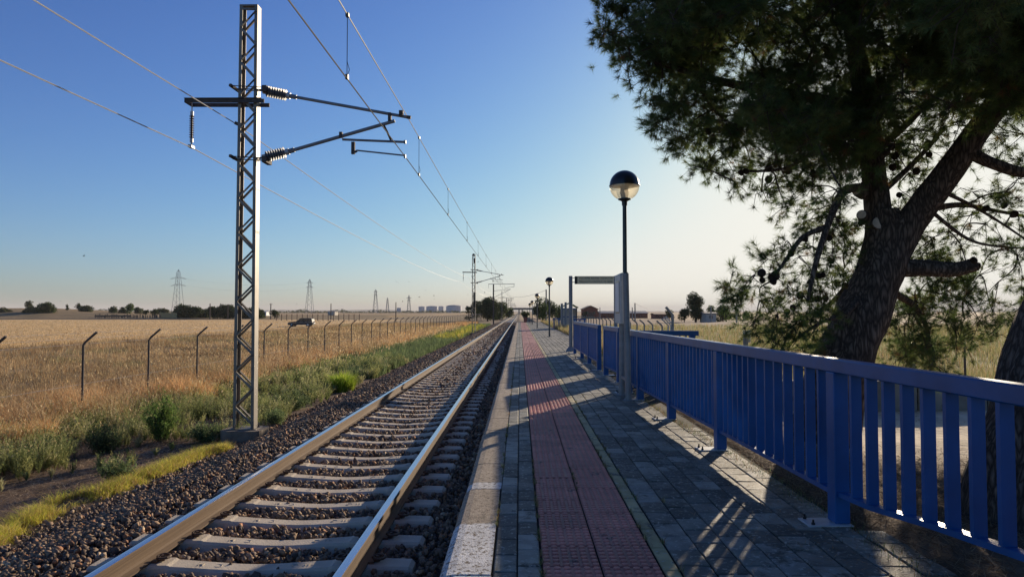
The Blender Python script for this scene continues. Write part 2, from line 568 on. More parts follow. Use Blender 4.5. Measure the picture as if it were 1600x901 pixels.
# distant low hills
hv = []; hf = []
hx = list(range(-9000, 9001, 300))
for i, x in enumerate(hx):
    h = 26 + 20 * mnoise.noise(Vector((x * 0.0011, 0, 1))) + 8 * mnoise.noise(Vector((x * 0.004, 0, 5)))
    h *= 1.0 if x < -1200 else 0.55
    for k, (dy, f) in enumerate(((0, 0), (500, 0.7), (900, 1.0), (1600, 0.8), (2600, 0))):
        hv.append((x, 7000 + dy, -4 + h * f * 1.0))
for i in range(len(hx) - 1):
    for k in range(4):
        b0 = i * 5 + k
        hf.append((b0, b0 + 5, b0 + 6, b0 + 1))
np_mesh("hills", np.array(hv), np.array(hf), MT['hill'], smooth=True, kind='structure')

# ---------------------------------------------------------------- ballast stones
ico = [(0, 0, 1), (.894, 0, .447), (.276, .851, .447), (-.724, .526, .447), (-.724, -.526, .447), (.276, -.851, .447),
       (.724, .526, -.447), (-.276, .851, -.447), (-.894, 0, -.447), (-.276, -.851, -.447), (.724, -.526, -.447), (0, 0, -1)]
icof = [(0, 1, 2), (0, 2, 3), (0, 3, 4), (0, 4, 5), (0, 5, 1), (1, 6, 2), (2, 7, 3), (3, 8, 4), (4, 9, 5), (5, 10, 1),
        (6, 7, 2), (7, 8, 3), (8, 9, 4), (9, 10, 5), (10, 6, 1), (6, 11, 7), (7, 11, 8), (8, 11, 9), (9, 11, 10), (10, 11, 6)]
ico = np.array(ico); icof = np.array(icof)


def rand_rot(n):
    q = rg.normal(size=(n, 4)); q /= np.linalg.norm(q, axis=1)[:, None]
    w, x, y, z = q.T
    m = np.stack([1 - 2 * (y * y + z * z), 2 * (x * y - z * w), 2 * (x * z + y * w),
                  2 * (x * y + z * w), 1 - 2 * (x * x + z * z), 2 * (y * z - x * w),
                  2 * (x * z - y * w), 2 * (y * z + x * w), 1 - 2 * (x * x + y * y)], 1)
    return m.reshape(n, 3, 3)


def stones(pos, size, cols):
    n = len(pos)
    sc = np.stack([size * rg.uniform(.75, 1.25, n), size * rg.uniform(.55, 1.0, n), size * rg.uniform(.4, .8, n)], 1)
    base = ico[None] * rg.uniform(.55, 1.3, (n, 12, 1))
    v = base * sc[:, None, :]
    v = np.einsum('nij,nkj->nki', rand_rot(n), v) + pos[:, None, :]
    f = icof[None] + (np.arange(n) * 12)[:, None, None]
    c = np.repeat(cols[:, None, :], 12, 1)
    return v.reshape(-1, 3), f.reshape(-1, 3), c.reshape(-1, 3)


def bz(x):
    q = np.abs(x - XC)
    return np.where(q < .78, -0.550, np.where(q < 1.38, -0.528, 0)) + np.where(q < 1.38, 0, 1) * np.where(x > -3.95, -0.535, -0.535 + (x + 3.95) / (XL + 3.95) * (-0.43))


def stone_cols(n):
    pal = np.array([(0.22, 0.165, 0.125), (0.15, 0.118, 0.10), (0.30, 0.22, 0.16), (0.32, 0.18, 0.11), (0.42, 0.35, 0.27), (0.12, 0.098, 0.092)])
    w = rg.choice(len(pal), n, p=[.30, .27, .12, .10, .05, .16])
    return pal[w] * np.array([1.12, 1.0, .84]) * rg.uniform(.6, 1.3, (n, 1))


SV, SF, SC = [], [], []
off = 0
for (y0, y1, x0, x1, dens, sz) in ((2.2, 9.5, -7.0, -0.5, 640, .031), (9.5, 17, -5.5, -0.5, 420, .034), (17, 32, -5.4, -0.5, 210, .042), (32, 70, -5.4, -0.5, 75, .062), (70, 130, -5.4, -0.5, 26, .09)):
    x0e = max(x0, -5.6)
    n = int((y1 - y0) * (x1 - x0e) * dens)
    x = rg.uniform(x0e, x1, n); y = rg.uniform(y0, y1, n)
    keep = (x > -5.35) | (rg.random(n) < 0.4)
    x, y = x[keep], y[keep]; n = len(x)
    z = bz(np.maximum(x, XL)) + rg.uniform(-0.012, 0.022, n) + sz * .25
    # beside the sleepers' centre the ballast is a bit lower; keep stones off the sleeper tops
    ph = np.abs(((y - 0.57) % 0.6) - 0.3)     # 0.3 at a sleeper centre line, 0 mid-crib
    on = (ph < 0.150) & (np.abs(x - XC) < 1.33) & (rg.random(n) > 0.012)
    x, y, z = x[~on], y[~on], z[~on]; n = len(x)
    # clear around the rails' feet
    rr = (np.minimum(np.abs(x - XR[0]), np.abs(x - XR[1])) < 0.10)
    z = np.where(rr, z - 0.03, z)
    v, f, c = stones(np.stack([x, y, z], 1), sz * rg.uniform(.45, 1.45, n), stone_cols(n))
    SV.append(v); SF.append(f + off); SC.append(c); off += len(v)
np_mesh("track_ballast", np.concatenate(SV), np.concatenate(SF), MT['stone'], np.concatenate(SC), kind='stuff',
        label='brown and grey crushed stone ballast around the sleepers', cat='gravel')

# bed under the stones
b = MB()
for y0, y1 in ((-12, 20), (20, 60), (60, 200), (200, 900)):
    b.add([(XL - .02, y0, -0.98), (-3.95, y0, -0.60), (-0.46, y0, -0.60), (-0.46, y1, -0.60), (-3.95, y1, -0.60), (XL - .02, y1, -0.98)],
          [(0, 1, 4, 5), (1, 2, 3, 4)])
for i in range(len(b.v)):
    v = b.v[i]; b.v[i] = (v[0], v[1], v[2] + 0.012)
b.build("ballast_bed", MT['ballast'], kind='structure')

# ---------------------------------------------------------------- platform
PY0, PY1 = -3.0, 104.0
b = MB()
b.box((-0.40, PY0, -0.75), (2.40, 28, -0.012)); b.box((-0.40, 28.0, -0.75), (3.25, PY1, -0.012))
b.build("platform", MT['joint'], kind='structure')
# edge stones
b = MB()
y = PY0 + 0.12
k = 0
while y < PY1:
    L = 1.0
    jit = rnd.uniform(-.006, .006); dz = rnd.uniform(-.005, .004)
    t = rnd.uniform(.85, 1.12)
    c = (0.40 * t, 0.33 * t, 0.25 * t)
    prof = [(-0.165, -0.12), (-0.165, 0.0), (-0.375, 0.0), (-0.425, -0.008), (-0.455, -0.028), (-0.475, -0.06), (-0.48, -0.11), (-0.48, -0.50), (-0.43, -0.74), (-0.40, -0.74)]
    def seg(a, bb, cc):
        b.color = cc
        b.prism([(p[0] + jit, p[1] + dz) for p in prof], a, bb, 'y')
    e = y + L - 0.02
    if abs(y - 4.12) < .1 or abs(y - 3.12) < .1:
        seg(y, e, (0.66, 0.66, 0.64))
    elif abs(y - 6.12) < .1:
        seg(y, y + 0.22, (0.60, 0.59, 0.56)); seg(y + 0.224, e, c)
    else:
        seg(y, e, c)
    y += L; k += 1
eo = b.build("platform_edge", MT['edge'], colors=True, kind='structure')

PB = MB()


def paver(x0, x1, y0, y1, c, h=0.0):
    g = 0.005; e = 0.007
    x0 += g; x1 -= g; y0 += g; y1 -= g
    h += rnd.uniform(-.002, .002); tz = [h + rnd.uniform(-.0035, .0035) for _ in range(4)]
    base = -0.011
    vs = [(x0, y0, base), (x1, y0, base), (x1, y1, base), (x0, y1, base),
          (x0, y0, tz[0] - e * .7), (x1, y0, tz[1] - e * .7), (x1, y1, tz[2] - e * .7), (x0, y1, tz[3] - e * .7),
          (x0 + e, y0 + e, tz[0]), (x1 - e, y0 + e, tz[1]), (x1 - e, y1 - e, tz[2]), (x0 + e, y1 - e, tz[3])]
    PB.color = c
    PB.add(vs, [(0, 1, 5, 4), (1, 2, 6, 5), (2, 3, 7, 6), (3, 0, 4, 7), (4, 5, 9, 8), (5, 6, 10, 9), (6, 7, 11, 10), (7, 4, 8, 11), (8, 9, 10, 11)])


def pcol():
    t = rnd.uniform(.5, 1.5)
    base = rnd.choice([(0.205, 0.195, 0.155), (0.17, 0.165, 0.14), (0.14, 0.14, 0.115), (0.25, 0.23, 0.185)])
    return tuple(v * t for v in base)


# two narrow courses between edge and tactile strip
for (x0, x1) in ((-0.16, -0.015), (-0.015, 0.13)):
    y = PY0 + rnd.uniform(0, .2)
    while y < PY1 - .3:
        paver(x0, x1, y, y + 0.295, pcol()); y += 0.295
# main paving in running bond
ci = 0
x = 0.955
while x < 3.2:
    y = PY0 + (0.14 if ci % 2 else 0)
    while y < PY1 - .3:
        lim = fence_x(y) + (0.06 + max(0, min(.14, (5.6 - y) * .12))) if y < 27.5 else 3.2
        if x + 0.1 < lim and y + .1 < PY1:
            paver(x, x + 0.2, y, y + 0.28, pcol())
        y += 0.28
    x += 0.2; ci += 1
PB.build("paving", MT['paver'], colors=True, kind='structure')
PB = MB()
y = PY0
while y < PY1 - .3:
    t = rnd.uniform(.8, 1.15)
    paver(0.85, 0.95, y, y + 0.40, (0.42 * t, 0.35 * t, 0.17 * t)); y += 0.40
PB.build("yellow_line", MT['paver'], colors=True, kind='structure')
# tactile tiles with raised studs
PB = MB()
y = PY0 + .13
rows = []
while y < PY1 - .4:
    for x0 in (0.135, 0.49):
        t = rnd.uniform(.85, 1.12)
        c = (0.42 * t, 0.155 * t, 0.115 * t)
        paver(x0, x0 + 0.355, y, y + 0.375, c)
        rows.append((x0, y, c))
    y += 0.375
sv, sf, sc_ = [], [], []
for (x0, y0, c) in rows:
    if y0 > 34: continue
    near = y0 < 14
    n = 8 if near else 5
    for i in range(6):
        for j in range(6):
            cx = x0 + 0.0296 + i * 0.0592; cy = y0 + 0.031 + j * 0.0625
            bidx = len(sv)
            for (r, z) in ((0.0225, 0.0), (0.020, 0.0075), (0.013, 0.0095)):
                for k in range(n):
                    a_ = 2 * math.pi * k / n + .3
                    sv.append((cx + r * math.cos(a_), cy + r * math.sin(a_), z)); sc_.append(tuple(v * 1.45 for v in c))  # studs lighter than the tile: worn tops, plus side light put into the colour
            for q in range(2):
                for k in range(n):
                    k2 = (k + 1) % n
                    sf.append((bidx + q * n + k, bidx + q * n + k2, bidx + (q + 1) * n + k2, bidx + (q + 1) * n + k))
            sv.append((cx, cy, 0.0098)); sc_.append(tuple(v * 1.45 for v in c))
            for k in range(n):
                k2 = (k + 1) % n
                sf.append((bidx + 2 * n + k, bidx + 2 * n + k2, bidx + 3 * n, bidx + 3 * n))
fs2 = [f if f[2] != f[3] else f[:3] for f in sf]
PB.color = (1, 1, 1)
base_n = len(PB.v)
PB.v.extend(sv); PB.c.extend(sc_); PB.f.extend([tuple(i + base_n for i in f) for f in fs2])
PB.build("tactile_paving", MT['tactile'], colors=True, kind='structure')


# ---------------------------------------------------------------- track
def rail_thing(x, label):
    t = thing("steel_rail", label, "rail", (x, 0, RAIL_Z), "steel rails of the single track")
    prof = [(-.07, -.159), (.07, -.159), (.07, -.148), (.02, -.135), (.009, -.12), (.009, -.055), (.016, -.043), (.034, -.036), (.035, -.006),
            (.030, -.0015), (-.030, -.0015), (-.035, -.006), (-.034, -.036), (-.016, -.043), (-.009, -.055), (-.009, -.12), (-.02, -.135), (-.07, -.148)]
    b = MB()
    Ys = [-12, 0, 6, 12, 20, 40, 80, 160, 320, 640, 900]
    for a_, c_ in zip(Ys[:-1], Ys[1:]):
        b.prism([(x + p[0], RAIL_Z + p[1]) for p in prof], a_, c_, 'y')
    b.build("rail_body", MT['railside'], t)
    b = MB()
    top = [(-.031, -.001), (-.031, -.0002), (-.015, .0016), (.015, .0016), (.031, -.0002), (.031, -.001)]
    b.prism([(x + p[0], RAIL_Z + p[1]) for p in top], -12, 900, 'y')
    b.build("running_surface", MT['railtop'], t)
    return t


rail_thing(XR[0], "left steel rail with sunlit brown side and polished top")
rail_thing(XR[1], "right steel rail nearer the platform with shaded side")

# sleeper
def sleeper_mesh(simple=False):
    b = MB()
    st = [(-1.30, .195, .095, .15), (-1.27, .220, .108, .15), (-1.05, .224, .110, .15), (-.70, .224, .110, .15), (-.66, .224, .106, .15), (-.63, .212, .100, .15), (-.45, .200, .096, .14), (-.15, .182, .092, .13), (0, .178, .092, .13)]
    st = st + [(-a_, h, w, w2) for (a_, h, w, w2) in reversed(st[:-1])]
    if simple: st = [(-1.3, .225, .13, .15), (0, .185, .12, .13), (1.3, .225, .13, .15)]
    vs = []
    for (xx, h, w, w2) in st:
        z1 = -.705 + h
        vs += [(xx, -w2, -.70), (xx, w2, -.70), (xx, w, z1 - .02), (xx, w - .018, z1), (xx, -w + .018, z1), (xx, -w, z1 - .02)]
    fs = []
    for i in range(len(st) - 1):
        for k in range(6):
            k2 = (k + 1) % 6
            fs.append((i * 6 + k, i * 6 + k2, i * 6 + 6 + k2, i * 6 + 6 + k))
    fs.append(tuple(range(6))); fs.append(tuple((len(st) - 1) * 6 + k for k in reversed(range(6))))
    b.add(vs, fs)
    if not simple:      # shallow cast marks in relief
        b.tube([(-.28 + .030 * math.cos(2 * math.pi * q / 14), .030 * math.sin(2 * math.pi * q / 14), -.5165) for q in range(15)], .004, 4)
        b.tube([(.34 + .026 * math.cos(2 * math.pi * q / 14), .026 * math.sin(2 * math.pi * q / 14), -.5110) for q in range(11)], .004, 4)
        for q, hh_ in ((-.44, .05), (-.405, .05), (.42, .03), (.45, .045), (.48, .03)):
            b.box((q, -hh_ / 2, -.515), (q + .007, hh_ / 2, -.5005))
        b.box((-.433, -.003, -.515), (-.405, .003, -.5015))
    return b


SLAB = "grey concrete sleeper lying across the ballast under the two rails"
s0 = thing("railway_sleeper", SLAB, "sleeper", (XC, 0, 0), "concrete sleepers under the rails")
sb = sleeper_mesh().build("sleeper_block", MT['sleeper'])
sb.parent = s0
clips = []
for rx in (-.87, .87):
    for sd in (-1, 1):
        b = MB()
        cx = rx + sd * .115
        pts = []
        for q in range(11):
            a_ = q / 10 * math.pi * 1.7
            pts.append((cx + sd * (.03 - .05 * math.cos(a_)) * 1.0, .055 * math.sin(a_), -.455 + .022 * math.sin(a_ * .5) + .01 * math.cos(a_)))
        b.tube(pts, .011, 6)
        b.box((min(cx - sd * .045, cx), -.05, -.482), (max(cx - sd * .045, cx), .05, -.462))
        b.lathe([(.022, 0), (.022, .02), (.014, .022), (.014, .045), (0, .047)], (cx + sd * .02, 0, -.475), n=6)
        c = b.build("rail_clip", MT['clip'])
        c.parent = s0; clips.append(c)
s0.location = (XC, 0.27 + 0.6 * 4, 0)
smesh = sb.data
s_far = sleeper_mesh(True)
sfar_me = None
for i in range(5, 304):
    y = 0.27 + 0.6 * i
    if i < 60:
        r = s0.copy(); col.objects.link(r)
        r.location = (XC, y, rnd.uniform(-.003, .003))
        r.rotation_euler = (0, 0, rnd.uniform(-.004, .004))
        c = sb.copy(); col.objects.link(c); c.parent = r
        for cl in clips:
            c = cl.copy(); col.objects.link(c); c.parent = r
    else:
        if sfar_me is None:
            o = s_far.build("railway_sleeper", MT['sleeper']); sfar_me = o.data
            tag(o, SLAB, "sleeper", "concrete sleepers under the rails")
        else:
            o = bpy.data.objects.new("railway_sleeper", sfar_me); col.objects.link(o)
            tag(o, SLAB, "sleeper", "concrete sleepers under the rails")
        o.location = (XC, y, 0)
b = MB()
for i in range(304, 560):
    y = 0.27 + 0.6 * i
    b.box((XC - 1.3, y - .13, -.6), (XC + 1.3, y + .13, -.49))
b.build("distant_sleepers", MT['sleeper'], kind='stuff', label='far away concrete sleepers where the track narrows to the horizon', cat='sleepers', group="concrete sleepers under the rails")

# ================================================================== OVERHEAD LINE
WX = -2.27


def insulator(a, bb, n, rmax, rmin, mat, parent, endmat=None):
    a = Vector(a); bb = Vector(bb); L = (bb - a).length; ax = (bb - a).normalized()
    prof = [(rmin * .9, 0)]
    e = L * .10
    for i in range(n):
        h0 = e + (L - 2 * e) * i / n; dh = (L - 2 * e) / n
        prof += [(rmin, h0), (rmin, h0 + dh * .25), (rmax, h0 + dh * .42), (rmax * .96, h0 + dh * .55), (rmin, h0 + dh * .62)]
    prof += [(rmin, L - e), (rmin * .9, L)]
    b = MB(); b.lathe(prof, a, ax, 14)
    o = b.build("insulator", mat, parent, smooth=True)
    b = MB()
    b.lathe([(rmin * 1.5, -.02), (rmin * 1.5, e), (rmin * .9, e + .01)], a, ax, 10)
    b.lathe([(rmin * .9, L - e - .01), (rmin * 1.5, L - e), (rmin * 1.5, L + .02)], a, ax, 10)
    b.build("end_cap", endmat or MT['galv_lt'], o)
    return o


def build_mast(Ym, label, group):
    base = P(381, 668, Ym)
    t = thing("overhead_line_mast", label, "mast", (base.x, Ym, -1.0), group)
    zb = base.z
    yf, yb = Ym - .10, Ym + .10
    top = P(391, 8, yf).z
    xl0, xr0 = P(363.5, 660, yf).x, P(396.5, 660, yf).x
    xl1, xr1 = P(374.5, 10, yf).x, P(402.5, 10, yf).x
    def XL_(z): return xl0 + (xl1 - xl0) * (z - zb) / (top - zb)
    def XR_(z): return xr0 + (xr1 - xr0) * (z - zb) / (top - zb)
    # foundation block
    b = MB()
    n = 24
    cx, hw, hd = (xl0 + xr0) / 2, .40, .36
    pts = [(cx + hw * math.copysign(abs(math.cos(a_)) ** .45, math.cos(a_)), Ym + hd * math.copysign(abs(math.sin(a_)) ** .45, math.sin(a_))) for a_ in [2 * math.pi * i / n for i in range(n)]]
    b.prism(pts, -1.15, zb - .012, 'z')
    b.build("foundation", MT['footing'], t)
    # channels
    tf = .009
    for (X, s, nm) in ((XL_, 1, 0), (XR_, -1, 1)):
        b = MB()
        segs = 8
        for q in range(segs):
            z0 = zb + (top - zb) * q / segs; z1 = zb + (top - zb) * (q + 1) / segs
            xa, xb = X(z0), X(z1)
            def quadbox(dx0, dx1, ya, yb_):
                vs = []
                for (z_, xx) in ((z0, xa), (z1, xb)):
                    lo, hi = sorted((xx + s * dx0, xx + s * dx1))
                    vs += [(lo, ya, z_), (hi, ya, z_), (hi, yb_, z_), (lo, yb_, z_)]
                b.add(vs, [(3, 2, 1, 0), (4, 5, 6, 7), (0, 1, 5, 4), (1, 2, 6, 5), (2, 3, 7, 6), (3, 0, 4, 7)])
            quadbox(0, tf, yf + tf, yb - tf)
            quadbox(0, .062, yf, yf + tf)
            quadbox(0, .062, yb - tf, yb)
        b.build("leg", MT['mast'], t)
    # lacing on the front and the back face
    b = MB()
    nper = 12
    for face, yy, sh in (('f', yf - .006, 0), ('b', yb + .006, 0.0)):
        for i in range(nper * 2):
            z0 = zb + .08 + (top - zb - .2) * i / (nper * 2); z1 = zb + .08 + (top - zb - .2) * (i + 1) / (nper * 2)
            l0, r0 = XL_(z0) + .03, XR_(z0) - .03
            l1, r1 = XL_(z1) + .03, XR_(z1) - .03
            A, Bp = ((r0, yy, z0), (l1, yy, z1)) if (i % 2 == 0) else ((l0, yy, z0), (r1, yy, z1))
            b.bar(A, Bp, .008, .042, up=(0.4, 0, 1))
            d = -.02 if face == 'f' else .02
            b.bar((A[0], A[1] - d * .0 + (.018 if face == 'f' else -.018), A[2] + .018), (Bp[0], Bp[1] + (.018 if face == 'f' else -.018), Bp[2] + .018), .036, .006, up=(0.4, 0, 1))
    b.build("lacing", MT['mast'], t)
    # top frame
    b = MB()
    b.box((xl1, yf - .004, top - .02), (xr1, yb + .004, top + .012)); b.box((xl1 + .05, yf - .012, top - .10), (xr1 - .05, yf - .002, top - .06))
    b.build("top_plate", MT['mast'], t)
    # base bolts
    b = MB()
    for sx in (xl0 + .05, xr0 - .0):
        for sy in (yf - .05, yb + .05):
            b.lathe([(.03, 0), (.03, .03), (.016, .032), (.016, .09), (0, .092)], (sx, sy, zb - .01), n=8)
    b.box((xl0 - .05, yf - .08, zb - .014), (xr0 + .07, yb + .08, zb + .002))
    b.box((xr0 - .03, yf - .05, zb), (xr0 + .02, yf - .01, zb + .16))
    b.build("base_plate", MT['mast'], t)

    # left bracket with hanging insulator
    zbr = P(300, 160, Ym).z
    xa = P(294, 160, Ym).x; xb_ = P(417, 160, Ym).x
    b = MB()
    for yy in (yf - .045, yb + .045):
        b.bar((xa, yy, zbr - .01), (xb_, yy, zbr - .02), .03, .075)
    b.bar((xa, yf - .045, zbr + .035), (xb_ - .06, yf - .045, zbr + .035), .07, .008)
    b.box((xa, yf - .06, zbr - .05), (xa + .02, yb + .06, zbr + .04))
    b.build("bracket", MT['post'], t)
    b = MB(); xi = P(300, 170, Ym).x
    b.tube([(xi, Ym, zbr), (xi, Ym, P(300, 178, Ym).z)], .012, 6)
    b.build("hanger", MT['galv_lt'], t)
    insulator((xi, Ym, P(300, 176, Ym).z), (xi, Ym, P(300, 221, Ym).z), 10, .050, .022, MT['insulbr'], t)
    b = MB(); zc = P(300, 229, Ym).z
    b.box((xi - .035, Ym - .07, zc - .03), (xi + .035, Ym + .07, zc + .03)); b.tube([(xi, Ym, zc + .09), (xi, Ym, zc)], .016, 6)
    b.build("wire_clamp", MT['galv_lt'], t)
    # side clamp
    b = MB(); sp = P(370, 193, Ym)
    b.bar((sp.x - .03, Ym, sp.z + .01), (sp.x + .06, Ym, sp.z - .03), .07, .06)
    b.build("side_clamp", MT['post'], t)

    # cantilever
    def clampset(py):
        b = MB(); z = P(380, py, yf).z
        x0 = P(367, py, yf).x; x1 = P(420, py, yf).x
        b.tube([(x0 - .03, yf - .03, z + .03), (x1, yf - .03, z - .01)], .009, 6)
        b.tube([(x0 - .03, yf - .03, z - .03), (x1, yf - .03, z - .05)], .009, 6)
        b.tube([(x0 - .05, yb + .03, z + .03), (x1, yb + .03, z - .01)], .009, 6)
        b.bar((x0 - .08, Ym - .15, z + .04), (x0 + .02, Ym + .15, z - .02), .05, .05)
        b.box((x1 - .12, yf - .06, z - .09), (x1 - .03, yb + .06, z + .03))
        b.build("pole_clamp", MT['post'], t)
    clampset(137); clampset(247)
    A = P(413, 142, Ym); B = P(452, 150, Ym); C = P(641, 184, Ym)
    insulator(A, B, 8, .112, .042, MT['insul'], t)
    b = MB(); b.tube([A + Vector((-.1, 0, .015)), A], .022, 8); b.tube([B, B + (C - B) * .06], .045, 8); b.tube([B + (C - B) * .05, C], .030, 10)
    b.build("top_tube", MT['galv'], t, smooth=True)
    A2 = P(412, 246, Ym); B2 = P(450, 237, Ym); C2 = P(617, 189, Ym)
    insulator(A2, B2, 8, .112, .042, MT['insul'], t)
    b = MB(); b.tube([A2 + Vector((-.1, 0, -.02)), A2], .022, 8); b.tube([B2, B2 + (C2 - B2) * .06], .05, 8); b.tube([B2 + (C2 - B2) * .05, C2], .034, 10)
    b.build("cantilever_tube", MT['galv'], t, smooth=True)
    b = MB()
    q = P(609, 178, Ym)
    b.box((q.x - .03, Ym - .04, q.z - .16), (q.x + .03, Ym + .04, q.z + .02))
    q = P(627, 178, Ym); b.box((q.x - .04, Ym - .05, q.z - .05), (q.x + .04, Ym + .05, q.z + .06))
    q = P(638, 183, Ym); b.tube([(q.x - .03, Ym, q.z), (q.x + .05, Ym, q.z - .01)], .036, 8)
    q = P(532, 213, Ym); b.box((q.x - .02, Ym - .04, q.z - .03), (q.x + .04, Ym + .04, q.z + .08))
    b.build("coupling", MT['post'], t)
    D0 = P(535, 218, Ym); D1 = P(632, 222, Ym)
    b = MB(); b.tube([D0, D1], .024, 8); b.box((D1.x - .01, Ym - .03, D1.z - .03), (D1.x + .03, Ym + .03, D1.z + .03))
    b.build("registration_tube", MT['galv'], t, smooth=True)
    b = MB()
    q = P(552, 222, Ym); q2 = P(552, 240, Ym)
    b.box((q.x - .035, Ym - .03, q2.z - .01), (q.x + .035, Ym + .03, q.z)); b.bar((q.x - .03, Ym, q2.z), P(558, 236, Ym), .03, .04)
    b.tube([P(600, 196, Ym), P(605, 206, Ym), P(611, 220, Ym)], .022, 6)
    b.build("drop_bracket", MT['post'], t)
    E0 = P(557, 235, Ym); E1 = P(632, 243, Ym)
    b = MB(); b.tube([E0, E1], .016, 8); b.box((E1.x - .01, Ym - .03, E1.z - .05), (E1.x + .025, Ym + .03, E1.z + .02))
    b.build("steady_arm", MT['galv'], t, smooth=True)
    return t


MG = "steel masts along the left of the track"
MY = 13.7
mast = build_mast(MY, "tall lattice mast on a concrete block in the left foreground", MG)
lat = [(75.7, "lattice mast with hanging counterweight, second along the track", .40, 1.02), (206, "third lattice mast behind the first bare post, small in the distance", .1, 1.0),
       (330, "distant lattice mast beyond the second bare post", .1, 1.0), (400, "farther lattice mast near the vanishing point", .1, 1.0), (470, "farthest lattice mast near the road bridge", .1, 1.0)]
for (Yk, lab, dx, sc) in lat:
    m = copy_tree(mast)
    m["label"] = lab
    m.location = (mast.location.x + dx, Yk, -1.0)
    m.scale = (1, 1, sc)
    if Yk == 75.7: mast2 = m
# counterweight and pulley on the second mast
b = MB()
w0 = P(739.5, 480, 75.4)
for i in range(14):
    z = w0.z + i * .115
    b.lathe([(.12, 0), (.14, .02), (.14, .09), (.12, .105)], (w0.x + .12, 75.42, z), n=12)
b.tube([(w0.x + .12, 75.42, w0.z), (w0.x + .12, 75.42, P(740, 405, 75.4).z)], .02, 6)
b.build("counterweight", MT['dark'], mast2)
b = MB()
b.lathe([(.28, -.05), (.30, 0), (.28, .05)], P(741, 407, 75.3), (1, .2, 0), 16)
b.lathe([(.14, -.07), (.14, .07)], P(740, 398, 75.3), (1, .2, 0), 12)
b.build("pulley", MT['post'], mast2)


def hpost(px, Yk, pyt, pyb, arm, lab):
    p0 = P(px, pyb, Yk); p1 = P(px, pyt, Yk)
    t = thing("overhead_line_post", lab, "mast", (p0.x, Yk, -1.0), "bare steel posts carrying a crossarm")
    b = MB(); b.box((p0.x - .13, Yk - .13, -1.1), (p0.x + .13, Yk - .11, p1.z)); b.box((p0.x - .13, Yk + .11, -1.1), (p0.x + .13, Yk + .13, p1.z)); b.box((p0.x - .012, Yk - .11, -1.1), (p0.x + .012, Yk + .11, p1.z))
    b.build("post", MT['post'], t)
    b = MB(); xa = P(arm[0], pyt, Yk).x; xb = P(arm[1], pyt, Yk).x
    b.bar((xa, Yk, p1.z + .05), (xb, Yk, p1.z + .05), .12, .10)
    b.bar((xa + .05, Yk, p1.z), (xa + .05, Yk, p1.z - .8), .05, .05)
    b.build("crossarm", MT['galv'], t)
    b = MB(); s = (arm[1] - px)
    b.tube([(xb - .1, Yk, p1.z), (xb - .1, Yk, p1.z - .5)], .04, 6)
    b.tube([(xb - .1, Yk, p1.z - .5), (xb - 2.0, Yk, p1.z - .75)], .035, 6)
    b.tube([(p0.x + .1, Yk, p1.z - 1.35), (xb - .9, Yk, p1.z - 1.0)], .04, 6); b.tube([(p0.x + .1, Yk, p1.z - 2.7), (xb - .8, Yk, p1.z - 1.0)], .04, 6)
    b.build("cantilever", MT['galv'], t)
    return t


hpost(771, 143, 444, 509, (763, 804), "bare dark post with a wide crossarm behind the counterweight mast")
hpost(791.7, 290, 465.7, 499, (785, 803), "smaller dark post with crossarm farther down the track")


# wires
def span(a, bb, sag, n=14):
    a = Vector(a); bb = Vector(bb)
    return [a.lerp(bb, t) + Vector((0, 0, -4 * sag * t * (1 - t))) for t in [i / n for i in range(n + 1)]]


cz = P(632, 243, MY).z - .02
mz = P(633, 179, MY).z + .03
supp = [-48, MY, 75.7, 143, 206, 290, 330, 400, 470, 560]
tline = thing("overhead_line", "thin contact and messenger wires above the track with vertical droppers", "overhead wires", (WX, 0, 4))
cpts, mpts = [], []
for a_, c_ in zip(supp[:-1], supp[1:]):
    st1 = .06 if supp.index(a_) % 2 else -.0
    cw = span((WX, a_, cz), (WX, c_, cz), .03); mw = span((WX, a_, mz), (WX, c_, mz), .10)
    cpts += cw[:-1]; mpts += mw[:-1]
MB().tube(cpts, .0095, 5).build("contact_wire", MT['wire'], tline)
MB().tube(mpts, .0085, 5).build("messenger_wire", MT['alu'], tline)
dY = [3.0, 9.05, 15.6, 22, 30, 38, 47, 56, 65, 72, 82, 92, 103, 114, 125, 136, 150, 165, 180, 195]
mp = [Vector(p) for p in mpts]; cp = [Vector(p) for p in cpts]
def at_y(pts, y):
    for p, q in zip(pts[:-1], pts[1:]):
        if p.y <= y <= q.y: return p.lerp(q, (y - p.y) / (q.y - p.y))
for y in dY:
    u = at_y(mp, y); v = at_y(cp, y)
    b = MB(); b.tube([u, v], .005, 4); b.box((u.x - .02, y - .03, u.z - .03), (u.x + .02, y + .03, u.z + .02)); b.box((v.x - .018, y - .025, v.z - .01), (v.x + .018, y + .025, v.z + .05))
    b.tube([v + Vector((.0, .01, .22)), v + Vector((.03, .01, .12)), v + Vector((0, .01, .03))], .004, 4)
    b.build("dropper", MT['wire'], tline)
fz = P(300, 231, MY); 
pA = []
for a_, c_ in zip([-48, MY, 75.7, 143, 206, 330, 470], [MY, 75.7, 143, 206, 330, 470, 560]):
    pA += span((fz.x, a_, fz.z), (fz.x, c_, fz.z), .35 if c_ - a_ < 80 else .9)[:-1]
MB().tube(pA, .011, 5).build("feeder_wire", MT['alu'], label="pale feeder cable hanging under the brown insulator of the mast bracket", cat="cable")
gz = P(366, 192, MY)
pB = []
for a_, c_ in zip([-48, MY, 75.7, 143, 206, 330, 470], [MY, 75.7, 143, 206, 330, 470, 560]):
    pB += span((gz.x, a_, gz.z), (gz.x + .0, c_, gz.z), .35 if c_ - a_ < 80 else .9)[:-1]
MB().tube(pB, .010, 5).build("earth_wire", MT['alu'], label="upper pale cable clamped to the left side of the lattice mast", cat="cable")

